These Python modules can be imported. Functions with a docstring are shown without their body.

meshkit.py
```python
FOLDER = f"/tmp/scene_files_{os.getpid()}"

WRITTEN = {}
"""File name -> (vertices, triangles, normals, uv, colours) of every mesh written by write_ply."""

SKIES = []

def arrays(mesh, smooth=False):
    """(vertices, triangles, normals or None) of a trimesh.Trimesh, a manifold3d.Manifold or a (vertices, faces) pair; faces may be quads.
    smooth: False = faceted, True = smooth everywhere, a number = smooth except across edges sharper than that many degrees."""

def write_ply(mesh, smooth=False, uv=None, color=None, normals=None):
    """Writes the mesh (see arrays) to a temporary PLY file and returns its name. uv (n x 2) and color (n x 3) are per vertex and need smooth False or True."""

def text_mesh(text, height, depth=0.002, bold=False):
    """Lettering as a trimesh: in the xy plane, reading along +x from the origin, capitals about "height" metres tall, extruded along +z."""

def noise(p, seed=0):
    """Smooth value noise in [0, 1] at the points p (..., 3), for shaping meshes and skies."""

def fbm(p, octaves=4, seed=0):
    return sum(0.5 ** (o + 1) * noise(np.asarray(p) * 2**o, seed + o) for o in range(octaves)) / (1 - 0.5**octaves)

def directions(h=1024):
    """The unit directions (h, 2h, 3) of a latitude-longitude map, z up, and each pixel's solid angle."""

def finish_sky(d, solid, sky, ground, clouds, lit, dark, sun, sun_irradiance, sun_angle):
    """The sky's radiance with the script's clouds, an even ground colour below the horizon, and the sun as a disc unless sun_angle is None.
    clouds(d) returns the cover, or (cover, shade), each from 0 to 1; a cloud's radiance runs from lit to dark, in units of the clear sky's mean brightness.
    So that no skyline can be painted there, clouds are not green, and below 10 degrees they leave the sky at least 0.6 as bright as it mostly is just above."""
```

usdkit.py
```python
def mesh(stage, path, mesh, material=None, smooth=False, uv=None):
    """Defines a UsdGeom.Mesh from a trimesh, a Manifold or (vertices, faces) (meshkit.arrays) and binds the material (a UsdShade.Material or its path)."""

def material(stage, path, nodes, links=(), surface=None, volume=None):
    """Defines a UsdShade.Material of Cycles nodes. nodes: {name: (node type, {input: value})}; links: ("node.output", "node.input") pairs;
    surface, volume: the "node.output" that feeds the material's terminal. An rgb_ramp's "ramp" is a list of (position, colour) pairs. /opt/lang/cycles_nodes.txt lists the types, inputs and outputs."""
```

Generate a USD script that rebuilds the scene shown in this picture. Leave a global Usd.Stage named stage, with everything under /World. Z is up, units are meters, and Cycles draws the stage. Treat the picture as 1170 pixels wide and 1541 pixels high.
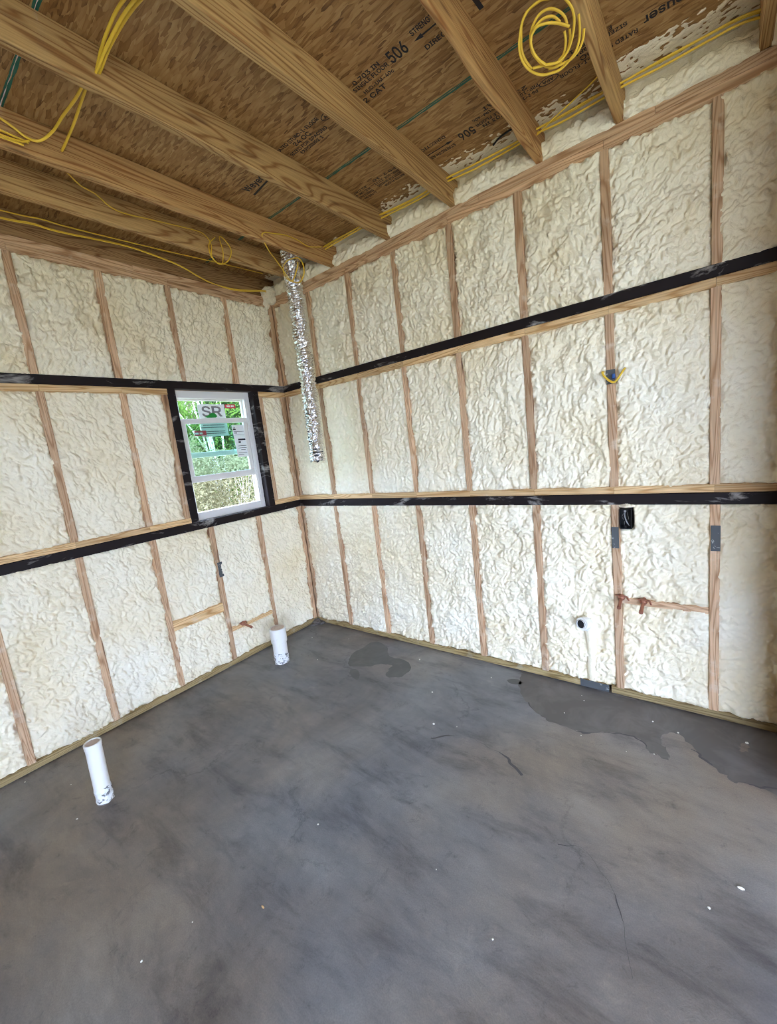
import math, random
import numpy as np, trimesh, usdkit, meshkit
from scipy import ndimage
from pxr import Usd, UsdGeom, UsdLux, UsdShade, Gf, Sdf
from shapely.geometry import Polygon, box as sbox
from shapely import affinity

stage = Usd.Stage.CreateInMemory()
UsdGeom.SetStageUpAxis(stage, UsdGeom.Tokens.z)
UsdGeom.Xform.Define(stage, '/World')
UsdGeom.Scope.Define(stage, '/World/Looks')
rng = np.random.default_rng(11)
random.seed(5)

# ------------------------------------------------------------------ camera
CAM = np.array([2.8775, -2.3723, 1.4969])
RM = np.array([[0.7850327648087461, 0.6090594104307192, -0.113005277498536],
               [0.007015204975419893, -0.19115662579630202, -0.981534477903515],
               [-0.6194145179731335, 0.7697439697587488, -0.15433689106676168]])
cam = UsdGeom.Camera.Define(stage, '/World/camera')
m4 = np.eye(4); m4[0, :3] = RM[0]; m4[1, :3] = -RM[1]; m4[2, :3] = -RM[2]; m4[3, :3] = CAM
cam.AddTransformOp().Set(Gf.Matrix4d(m4.tolist()))
cam.CreateHorizontalApertureAttr(36.0); cam.CreateVerticalApertureAttr(36.0 * 1541 / 1170)
cam.CreateFocalLengthAttr(36.0 * 631.75 / 1170)
cam.CreateClippingRangeAttr(Gf.Vec2f(0.05, 500))
EXPOSURE = 2.5
cam.CreateExposureAttr(EXPOSURE)

# ------------------------------------------------------------------ sky and sun
def material(name, nodes, links=(), surface='p.BSDF'):
    return usdkit.material(stage, '/World/Looks/' + name, nodes, links, surface=surface)

dome = UsdLux.DomeLight.Define(stage, '/World/sky')
dome.CreateIntensityAttr(1.0)
dome.CreateColorAttr(Gf.Vec3f(0.70, 0.90, 1.30))
sun = UsdLux.DistantLight.Define(stage, '/World/sun')
sun.CreateIntensityAttr(3.4); sun.CreateAngleAttr(0.53); sun.CreateColorAttr(Gf.Vec3f(1.0, 0.93, 0.82))
def look_matrix(pos, direction):        # -z axis along direction
    b = -np.asarray(direction, float); b /= np.linalg.norm(b)
    r = np.cross([0, 0, 1], b); r /= np.linalg.norm(r); u = np.cross(b, r)
    m = np.eye(4); m[0, :3] = r; m[1, :3] = u; m[2, :3] = b; m[3, :3] = pos
    return Gf.Matrix4d(m.tolist())
sun.AddTransformOp().Set(look_matrix([0, 0, 20], [-0.45, -0.35, -0.82]))   # it comes from beyond the right wall

# ------------------------------------------------------------------ helpers
used = {}
def numbered(path):
    n = used.get(path, -1) + 1; used[path] = n
    return path if n == 0 else f'{path}_{n:03d}'
def tag(p, label=None, cat=None, group=None, kind=None):
    p = p.GetPrim() if hasattr(p, 'GetPrim') else p
    for k, v in (('label', label), ('category', cat), ('group', group), ('kind', kind)):
        if v: p.SetCustomDataByKey(k, v)
    return p
def thing(name, label=None, cat=None, group=None, kind=None, loc=(0, 0, 0)):
    x = UsdGeom.Xform.Define(stage, numbered('/World/' + name))
    x.AddTranslateOp().Set(Gf.Vec3d(*map(float, loc)))
    return tag(x, label, cat, group, kind)
def path_of(parent):
    return '/World' if parent is None else str(parent.GetPath())
def obj(name, mesh, mat, parent=None, smooth=False, xf=None):
    m = usdkit.mesh(stage, numbered(path_of(parent) + '/' + name), mesh, mat, smooth=smooth)
    if xf is not None: m.AddTransformOp().Set(Gf.Matrix4d(np.asarray(xf).tolist()))
    return m.GetPrim()
def bx(x0, x1, y0, y1, z0, z1):
    b = trimesh.creation.box([x1 - x0, y1 - y0, z1 - z0]); b.apply_translation([(x0 + x1) / 2, (y0 + y1) / 2, (z0 + z1) / 2]); return b
def bevel_bar(L, w, h, c=0.003):
    """A board of length L along x with eased edges, centred."""
    w2, h2 = w / 2, h / 2
    pr = np.array([(-w2 + c, -h2), (w2 - c, -h2), (w2, -h2 + c), (w2, h2 - c), (w2 - c, h2), (-w2 + c, h2), (-w2, h2 - c), (-w2, -h2 + c)])
    v = np.vstack([np.c_[np.full(8, s * L / 2), pr] for s in (-1, 1)])
    f = []
    for i in range(8):
        j = (i + 1) % 8; f += [(i, j, j + 8), (i, j + 8, i + 8)]
    for i in range(1, 7): f += [(0, i + 1, i), (8, 8 + i, 8 + i + 1)]
    return trimesh.Trimesh(v, f, process=False)
def frame(axis, center):
    """Row matrix that lays a board's x axis along world axis 'x', 'y' or 'z' (its own y and z go to the others)."""
    m = np.eye(4)
    if axis == 'y': m[:3, :3] = [[0, 1, 0], [-1, 0, 0], [0, 0, 1]]
    if axis == 'z': m[:3, :3] = [[0, 0, 1], [0, 1, 0], [-1, 0, 0]]
    m[3, :3] = center
    return m
def board(name, parent, mat, x0, x1, y0, y1, z0, z1, c=0.003):
    """A sawn board filling this box; its grain runs along its longest side."""
    d = np.array([x1 - x0, y1 - y0, z1 - z0]); k = int(np.argmax(d)); ctr = [(x0 + x1) / 2, (y0 + y1) / 2, (z0 + z1) / 2]
    if k == 0: me = bevel_bar(d[0], d[1], d[2], c)
    elif k == 1: me = bevel_bar(d[1], d[0], d[2], c)
    else: me = bevel_bar(d[2], d[1], d[0], c)
    return obj(name, me, mat, parent, xf=frame('xyz'[k], ctr))
def spline(pts, n=8):
    p = np.asarray(pts, float); p = np.vstack([2 * p[0] - p[1], p, 2 * p[-1] - p[-2]])
    t = np.linspace(0, 1, n, endpoint=False)[:, None]; out = []
    for i in range(1, len(p) - 2):
        a, b, c, d = p[i - 1], p[i], p[i + 1], p[i + 2]
        out.append(0.5 * (2 * b + (c - a) * t + (2 * a - 5 * b + 4 * c - d) * t * t + (3 * b - a - 3 * c + d) * t ** 3))
    return np.vstack(out + [p[-2][None]])
def tube(pts, r, sides=8, n=6, smooth_path=True, flat=1.0):
    p = spline(pts, n) if smooth_path else np.asarray(pts, float)
    t = np.gradient(p, axis=0); t /= np.linalg.norm(t, axis=1)[:, None] + 1e-12
    a = np.cross(t[0], [0.3, 0.5, 0.8]); a /= np.linalg.norm(a); A = []
    for k in range(len(p)):
        a = a - t[k] * (a @ t[k]); a /= np.linalg.norm(a) + 1e-12; A.append(a.copy())
    A = np.array(A); B = np.cross(t, A); ang = np.arange(sides) * 2 * np.pi / sides
    rr = np.broadcast_to(r, (len(p),))[:, None, None]
    v = (p[:, None] + rr * (np.cos(ang)[None, :, None] * A[:, None] + flat * np.sin(ang)[None, :, None] * B[:, None])).reshape(-1, 3)
    f = []
    for i in range(len(p) - 1):
        for j in range(sides):
            q = (j + 1) % sides; f += [(i * sides + j, i * sides + q, (i + 1) * sides + q), (i * sides + j, (i + 1) * sides + q, (i + 1) * sides + j)]
    n0 = len(v); v = np.vstack([v, p[0], p[-1]])
    for j in range(sides):
        q = (j + 1) % sides; f += [(n0, q, j), (n0 + 1, (len(p) - 1) * sides + j, (len(p) - 1) * sides + q)]
    return trimesh.Trimesh(v, f, process=False)
def lathe(profile, sides=40, at=(0, 0, 0)):
    """profile: (radius, z) pairs, revolved about z."""
    pr = np.asarray(profile, float); ang = np.arange(sides) * 2 * np.pi / sides
    v = np.stack([pr[:, None, 0] * np.cos(ang), pr[:, None, 0] * np.sin(ang), np.repeat(pr[:, None, 1], sides, 1)], -1).reshape(-1, 3) + at
    i, j = np.meshgrid(np.arange(len(pr) - 1), np.arange(sides), indexing='ij'); q = (j + 1) % sides
    f = np.stack([i * sides + j, i * sides + q, (i + 1) * sides + q, (i + 1) * sides + j], -1).reshape(-1, 4)
    return trimesh.Trimesh(v, np.vstack([f[:, [0, 1, 2]], f[:, [0, 2, 3]]]), process=False)
def grid_mesh(P):
    """A (n, m, 3) array of points as a mesh."""
    n, m = P.shape[:2]; i, j = np.meshgrid(np.arange(n - 1), np.arange(m - 1), indexing='ij')
    q = np.stack([i * m + j, (i + 1) * m + j, (i + 1) * m + j + 1, i * m + j + 1], -1).reshape(-1, 4)
    return trimesh.Trimesh(P.reshape(-1, 3), np.vstack([q[:, [0, 1, 2]], q[:, [0, 2, 3]]]), process=False)
def gnoise(shape, sigma, seed):
    r = np.random.default_rng(seed).standard_normal(shape)
    g = ndimage.gaussian_filter(r, sigma, mode='wrap'); return g / g.std()

# ------------------------------------------------------------------ materials
def wood(name, light, dark, knots=True, rough=0.65, weather=None):
    nodes = {
        'tc': ('texture_coordinate', {}), 'oi': ('object_info', {}),
        'off': ('combine_xyz', {}), 'rx': ('math', {'math_type': 'multiply', 'value2': 31.0}), 'ry': ('math', {'math_type': 'multiply', 'value2': 17.0}),
        'add': ('vector_math', {'math_type': 'add'}),
        'm1': ('mapping', {'scale': (0.55, 8.0, 8.0)}), 'n1': ('noise_texture', {'scale': 1.0, 'detail': 2.0, 'roughness': 0.45, 'distortion': 0.5}),
        'k1': ('math', {'math_type': 'multiply', 'value2': 150.0}), 's1': ('math', {'math_type': 'sine'}),
        'r1': ('map_range', {'from_min': -1.0, 'from_max': 1.0}),
        'm2': ('mapping', {'scale': (5.0, 170.0, 170.0)}), 'n2': ('noise_texture', {'scale': 1.0, 'detail': 3.0}),
        'm3': ('mapping', {'scale': (1.2, 5.0, 5.0)}), 'n3': ('noise_texture', {'scale': 1.0, 'detail': 3.0}),
        'ra': ('rgb_ramp', {'ramp': [(0.0, light), (0.6, tuple(0.85 * a + 0.15 * b for a, b in zip(light, dark))), (0.85, tuple(0.45 * a + 0.55 * b for a, b in zip(light, dark))), (1.0, dark)]}),
        'mix2': ('mix', {'mix_type': 'multiply', 'fac': 0.55}), 'r2': ('rgb_ramp', {'ramp': [(0.3, (0.55, 0.50, 0.44)), (0.62, (1.12, 1.1, 1.08))]}),
        'mix3': ('mix', {'mix_type': 'multiply', 'fac': 0.4}), 'r3': ('rgb_ramp', {'ramp': [(0.25, (0.72, 0.60, 0.50)), (0.6, (1.08, 1.05, 1.0))]}),
        'mk': ('mapping', {'scale': (2.3, 13.0, 13.0)}), 'vk': ('voronoi_texture', {'scale': 1.0, 'feature': 'f1'}),
        'rk': ('rgb_ramp', {'ramp': [(0.0, (1, 1, 1)), (0.09, (0.8, 0.8, 0.8)), (0.17, (0, 0, 0))]}),
        'mixk': ('mix', {'mix_type': 'mix', 'color2': (0.10, 0.035, 0.012)}), 'kk': ('math', {'math_type': 'multiply', 'value2': 0.75 if knots else 0.0}),
        'tone': ('hsv', {}), 'tv': ('map_range', {'from_min': 0.0, 'from_max': 1.0, 'to_min': 0.82, 'to_max': 1.12}),
        'b': ('bump', {'strength': 0.25, 'distance': 0.002}), 'p': ('principled_bsdf', {'roughness': rough, 'specular_ior_level': 0.3})}
    links = [('oi.random', 'rx.value1'), ('oi.random', 'ry.value1'), ('rx.value', 'off.x'), ('ry.value', 'off.y'), ('tc.object', 'add.vector1'), ('off.vector', 'add.vector2'),
             ('add.vector', 'm1.vector'), ('m1.vector', 'n1.vector'), ('n1.fac', 'k1.value1'), ('k1.value', 's1.value1'), ('s1.value', 'r1.value'), ('r1.result', 'ra.fac'),
             ('add.vector', 'm2.vector'), ('m2.vector', 'n2.vector'), ('n2.fac', 'r2.fac'), ('ra.color', 'mix2.color1'), ('r2.color', 'mix2.color2'),
             ('add.vector', 'm3.vector'), ('m3.vector', 'n3.vector'), ('n3.fac', 'r3.fac'), ('mix2.color', 'mix3.color1'), ('r3.color', 'mix3.color2'),
             ('add.vector', 'mk.vector'), ('mk.vector', 'vk.vector'), ('vk.distance', 'rk.fac'), ('rk.color', 'kk.value1'), ('kk.value', 'mixk.fac'), ('mix3.color', 'mixk.color1'),
             ('oi.random', 'tv.value'), ('tv.result', 'tone.value'), ('mixk.color', 'tone.color'), ('n2.fac', 'b.height'), ('b.normal', 'p.normal')]
    last = 'tone.color'
    if weather:                       # foam overspray and dirt on the wood
        nodes |= {'gp': ('geometry', {}), 'nw': ('noise_texture', {'scale': weather[1], 'detail': 5.0, 'roughness': 0.6}), 'rw': ('rgb_ramp', {'ramp': [(weather[2], (0, 0, 0)), (weather[2] + 0.12, (weather[3],) * 3)]}),
                  'mw': ('mix', {'color2': weather[0]})}
        links += [('gp.position', 'nw.vector'), ('nw.fac', 'rw.fac'), ('rw.color', 'mw.fac'), (last, 'mw.color1')]; last = 'mw.color'
    return material(name, nodes, links + [(last, 'p.base_color')])

CREAM = (0.80, 0.72, 0.55)
M = {}
M['joist'] = wood('joist_pine', (0.50, 0.315, 0.13), (0.28, 0.135, 0.044))
M['joist_warm'] = wood('joist_pine_warm', (0.55, 0.325, 0.13), (0.31, 0.135, 0.044))
M['rim'] = wood('rim_pine', (0.42, 0.25, 0.11), (0.22, 0.10, 0.035))
M['stud'] = wood('stud_pine', (0.64, 0.43, 0.27), (0.42, 0.24, 0.13), weather=((0.72, 0.60, 0.46), 9.0, 0.56, 0.5))
M['rail'] = wood('rail_pine', (0.74, 0.51, 0.27), (0.50, 0.28, 0.11), knots=False, weather=((0.74, 0.62, 0.45), 7.0, 0.62, 0.5))
M['plate'] = wood('top_plate_pine', (0.66, 0.44, 0.27), (0.40, 0.22, 0.11), weather=((0.72, 0.60, 0.46), 7.0, 0.62, 0.4))
M['treated'] = wood('treated_pine', (0.36, 0.27, 0.13), (0.18, 0.12, 0.045), knots=False, weather=((0.42, 0.36, 0.26), 12.0, 0.58, 0.5))

def foam_mat():
    nodes = {'g': ('geometry', {}), 'n1': ('noise_texture', {'scale': 2.2, 'detail': 3.0}), 'r1': ('rgb_ramp', {'ramp': [(0.3, (0.82, 0.69, 0.46)), (0.5, (0.875, 0.77, 0.57)), (0.7, (0.905, 0.825, 0.655))]}),
             'n2': ('noise_texture', {'scale': 60.0, 'detail': 4.0, 'roughness': 0.6}), 'n3': ('noise_texture', {'scale': 170.0, 'detail': 2.0}),
             'ad': ('math', {'math_type': 'multiply_add', 'value2': 0.4}), 'b': ('bump', {'strength': 0.6, 'distance': 0.007}),
             'n4': ('noise_texture', {'scale': 24.0, 'detail': 5.0, 'roughness': 0.7}), 'r4': ('rgb_ramp', {'ramp': [(0.70, (0, 0, 0)), (0.76, (0.35, 0.35, 0.35))]}),
             'mx': ('mix', {'color2': (0.55, 0.42, 0.22)}), 'p': ('principled_bsdf', {'roughness': 0.55, 'specular_ior_level': 0.35})}
    return material('spray_foam', nodes, [('g.position', 'n1.vector'), ('n1.fac', 'r1.fac'), ('g.position', 'n2.vector'), ('g.position', 'n3.vector'), ('n3.fac', 'ad.value1'), ('n2.fac', 'ad.value3'),
                    ('ad.value', 'b.height'), ('b.normal', 'p.normal'), ('g.position', 'n4.vector'), ('n4.fac', 'r4.fac'), ('r4.color', 'mx.fac'), ('r1.color', 'mx.color1'), ('mx.color', 'p.base_color')])
M['foam'] = foam_mat()

def osb_mat(name='oriented_strand_board', turn=False):
    nodes = {'g': ('geometry', {}), 'nw': ('noise_texture', {'scale': 9.0, 'detail': 2.0}), 'wa': ('vector_math', {'math_type': 'multiply_add', 'vector2': (0.016, 0.016, 0.0)})}
    links = [('g.position', 'nw.vector'), ('nw.color', 'wa.vector1'), ('g.position' if not turn else 'tr.vector', 'wa.vector3')]
    if turn: nodes['tr'] = ('mapping', {'rotation': (0, 1.5708, 0)}); links.append(('g.position', 'tr.vector'))
    for k, (rot, sc) in enumerate([(0.12, (17, 95, 1)), (0.7, (19, 100, 1)), (-0.55, (17, 92, 1)), (1.35, (22, 100, 1))]):
        nodes |= {f'm{k}': ('mapping', {'rotation': (0, 0, rot), 'scale': sc, 'location': (k * 3.7, k * 1.3, k * 5.0)}), f'v{k}': ('voronoi_texture', {'scale': 1.0, 'dimensions': '2D'}), f's{k}': ('separate_color', {}),
                  f'gm{k}': ('mapping', {'rotation': (0, 0, rot), 'scale': (30, 420, 1)}), f'gn{k}': ('noise_texture', {'scale': 1.0, 'detail': 2.0})}
        links += [('wa.vector', f'm{k}.vector'), (f'm{k}.vector', f'v{k}.vector'), (f'v{k}.color', f's{k}.color'), ('g.position', f'gm{k}.vector'), (f'gm{k}.vector', f'gn{k}.vector')]
        # tone of this layer: its flake's own tone with a little grain
        nodes |= {f'u{k}': ('math', {'math_type': 'multiply_add', 'value2': -0.30}), f't{k}': ('math', {'math_type': 'multiply_add', 'value2': 0.34})}
        links += [(f'v{k}.distance', f'u{k}.value1'), (f's{k}.r', f'u{k}.value3'), (f'gn{k}.fac', f't{k}.value1'), (f'u{k}.value', f't{k}.value3')]
    prev = 't0.value'
    for k in (1, 2, 3):
        nodes |= {f'p{k}': ('math', {'math_type': 'greater_than', 'value2': (0, 0.45, 0.55, 0.72)[k]}), f'x{k}': ('mix_float', {})}
        links += [(f's{k}.g', f'p{k}.value1'), (f'p{k}.value', f'x{k}.fac'), (prev, f'x{k}.a'), (f't{k}.value', f'x{k}.b')]; prev = f'x{k}.result'
    nodes |= {'nb': ('noise_texture', {'scale': 3.0, 'detail': 3.0}), 'ta': ('math', {'math_type': 'multiply_add', 'value2': 0.5}),
              'ra': ('rgb_ramp', {'ramp': [(0.08, (0.10, 0.042, 0.013)), (0.25, (0.24, 0.115, 0.036)), (0.55, (0.355, 0.190, 0.066)), (0.8, (0.425, 0.25, 0.095)), (1.0, (0.50, 0.34, 0.165))]}),
              'sc': ('math', {'math_type': 'multiply', 'value2': 0.62}), 'b': ('bump', {'strength': 0.35, 'distance': 0.002}), 'p': ('principled_bsdf', {'roughness': 0.6, 'specular_ior_level': 0.3})}
    links += [('g.position', 'nb.vector'), ('nb.fac', 'ta.value1'), (prev, 'ta.value3'), ('ta.value', 'sc.value1'), ('sc.value', 'ra.fac'), ('ra.color', 'p.base_color'), (prev, 'b.height'), ('b.normal', 'p.normal')]
    return material(name, nodes, links)
M['osb'] = osb_mat(); M['osb_wall'] = osb_mat('oriented_strand_board_upright', True)

def flat_mat(name, col, rough=0.5, metal=0.0, spec=0.4, bump=None, spots=None):
    """A plain material; bump = (scale, strength); spots = (colour, scale, threshold, width, amount, stretch) of dirt or paint on it."""
    nodes, links = {'p': ('principled_bsdf', {'base_color': col, 'roughness': rough, 'metallic': metal, 'specular_ior_level': spec}), 'g': ('geometry', {})}, []
    if bump:
        nodes |= {'nb': ('noise_texture', {'scale': bump[0], 'detail': 3.0}), 'b': ('bump', {'strength': bump[1], 'distance': 0.003})}
        links += [('g.position', 'nb.vector'), ('nb.fac', 'b.height'), ('b.normal', 'p.normal')]
    if spots:
        nodes |= {'ms': ('mapping', {'scale': spots[5]}), 'ns': ('noise_texture', {'scale': spots[1], 'detail': 5.0, 'roughness': 0.65, 'distortion': 0.6}),
                  'rs': ('rgb_ramp', {'ramp': [(spots[2], (0, 0, 0)), (spots[2] + spots[3], (spots[4],) * 3)]}), 'mx': ('mix', {'color1': col, 'color2': spots[0]})}
        links += [('g.position', 'ms.vector'), ('ms.vector', 'ns.vector'), ('ns.fac', 'rs.fac'), ('rs.color', 'mx.fac'), ('mx.color', 'p.base_color')]
    return material(name, nodes, links)
M['steel'] = flat_mat('black_painted_steel', (0.014, 0.009, 0.009), 0.55, spec=0.15, spots=((0.50, 0.46, 0.42), 4.0, 0.565, 0.14, 0.75, (1.0, 1.0, 3.2)), bump=(40, 0.1))
M['nail_plate'] = flat_mat('galvanised_plate', (0.075, 0.078, 0.08), 0.55, 0.0, spots=((0.5, 0.48, 0.44), 22, 0.60, 0.06, 0.8, (1, 1, 1)))
M['cable'] = flat_mat('yellow_cable_sheath', (0.78, 0.50, 0.045), 0.42)
M['ink'] = flat_mat('black_ink', (0.012, 0.010, 0.014), 0.7)
M['green'] = flat_mat('green_edge_paint', (0.015, 0.115, 0.075), 0.7, spots=((0.10, 0.11, 0.05), 60, 0.5, 0.2, 0.6, (1, 1, 1)))
M['pvc'] = flat_mat('white_pvc', (0.80, 0.77, 0.72), 0.4, spots=((0.62, 0.58, 0.54), 25, 0.6, 0.1, 0.5, (1, 1, 1)))
M['pvc_dirty'] = flat_mat('white_pvc_with_cement_crust', (0.80, 0.79, 0.78), 0.5, spots=((0.10, 0.095, 0.095), 26, 0.53, 0.03, 0.9, (1, 1, 1.6)))
M['cap'] = flat_mat('pinkish_tape_cover', (0.62, 0.48, 0.40), 0.6, spots=((0.45, 0.30, 0.24), 30, 0.55, 0.1, 0.6, (1, 1, 1)))
M['dark'] = flat_mat('dark_hollow', (0.01, 0.01, 0.012), 0.6)
M['copper'] = flat_mat('copper', (0.36, 0.15, 0.095), 0.45, 0.6, spots=((0.30, 0.13, 0.09), 50, 0.5, 0.2, 0.7, (1, 1, 1)))
M['black_plastic'] = flat_mat('black_plastic', (0.008, 0.008, 0.009), 0.35)
M['wire'] = flat_mat('grey_wire', (0.22, 0.215, 0.21), 0.35)
M['white_wire'] = flat_mat('white_wire', (0.42, 0.41, 0.40), 0.4)
M['blue'] = flat_mat('blue_wire_nut', (0.03, 0.09, 0.30), 0.4)
M['foil'] = flat_mat('aluminium_foil', (0.84, 0.82, 0.81), 0.17, 1.0, bump=(160, 0.3))
M['vinyl'] = flat_mat('window_vinyl', (0.74, 0.70, 0.66), 0.4)
M['pencil'] = flat_mat('crayon_mark', (0.05, 0.03, 0.025), 0.8)
M['crumb'] = flat_mat('foam_scrap', (0.82, 0.79, 0.70), 0.6)
M['sheath'] = flat_mat('wall_sheathing', (0.34, 0.20, 0.10), 0.7)
M['earth'] = flat_mat('dry_grass_ground', (0.44, 0.37, 0.25), 0.9, spots=((0.26, 0.28, 0.12), 1.4, 0.45, 0.2, 0.8, (1, 1, 1)))
M['bark'] = flat_mat('grey_bark', (0.60, 0.54, 0.50), 0.9, bump=(30, 0.4))
M['sticker'] = flat_mat('sticker_paper', (0.80, 0.82, 0.80), 0.6)
M['print_grey'] = flat_mat('sticker_grey_print', (0.20, 0.19, 0.19), 0.6)
M['print_green'] = flat_mat('sticker_green_print', (0.01, 0.24, 0.03), 0.6)
M['print_red'] = flat_mat('sticker_red_print', (0.55, 0.03, 0.06), 0.6)

def glass_mat(name, tint):
    return material(name, {'w': ('layer_weight', {'blend': 0.5}), 'e': ('math', {'math_type': 'power', 'value2': 4.0}), 'f': ('math', {'math_type': 'multiply_add', 'value2': 0.5, 'value3': 0.03}), 't': ('transparent_bsdf', {'color': tint}), 'g': ('glossy_bsdf', {'color': (1, 1, 1), 'roughness': 0.02}), 'x': ('mix_closure', {})},
                    [('w.facing', 'e.value1'), ('e.value', 'f.value1'), ('f.value', 'x.fac'), ('t.BSDF', 'x.closure1'), ('g.BSDF', 'x.closure2')], surface='x.closure')
M['glass'] = glass_mat('window_glass', (0.86, 0.93, 0.88))
M['glass_teal'] = glass_mat('window_glass_tinted', (0.76, 0.90, 0.87))

def leaf_mat(name, col):
    return material(name, {'oi': ('geometry', {}), 'h': ('hsv', {'color': col}), 'mr': ('map_range', {'to_min': 0.55, 'to_max': 1.5}), 'd': ('diffuse_bsdf', {}), 't': ('translucent_bsdf', {}), 'x': ('mix_closure', {'fac': 0.4})},
                    [('oi.random_per_island', 'mr.value'), ('mr.result', 'h.value'), ('h.color', 'd.color'), ('h.color', 't.color'), ('d.BSDF', 'x.closure1'), ('t.BSDF', 'x.closure2')], surface='x.closure')
M['leaf_green'] = leaf_mat('leaf_green', (0.21, 0.34, 0.07))
M['leaf_dark'] = leaf_mat('leaf_dark', (0.10, 0.19, 0.06))
M['leaf_olive'] = leaf_mat('leaf_olive', (0.40, 0.36, 0.20))

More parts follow.
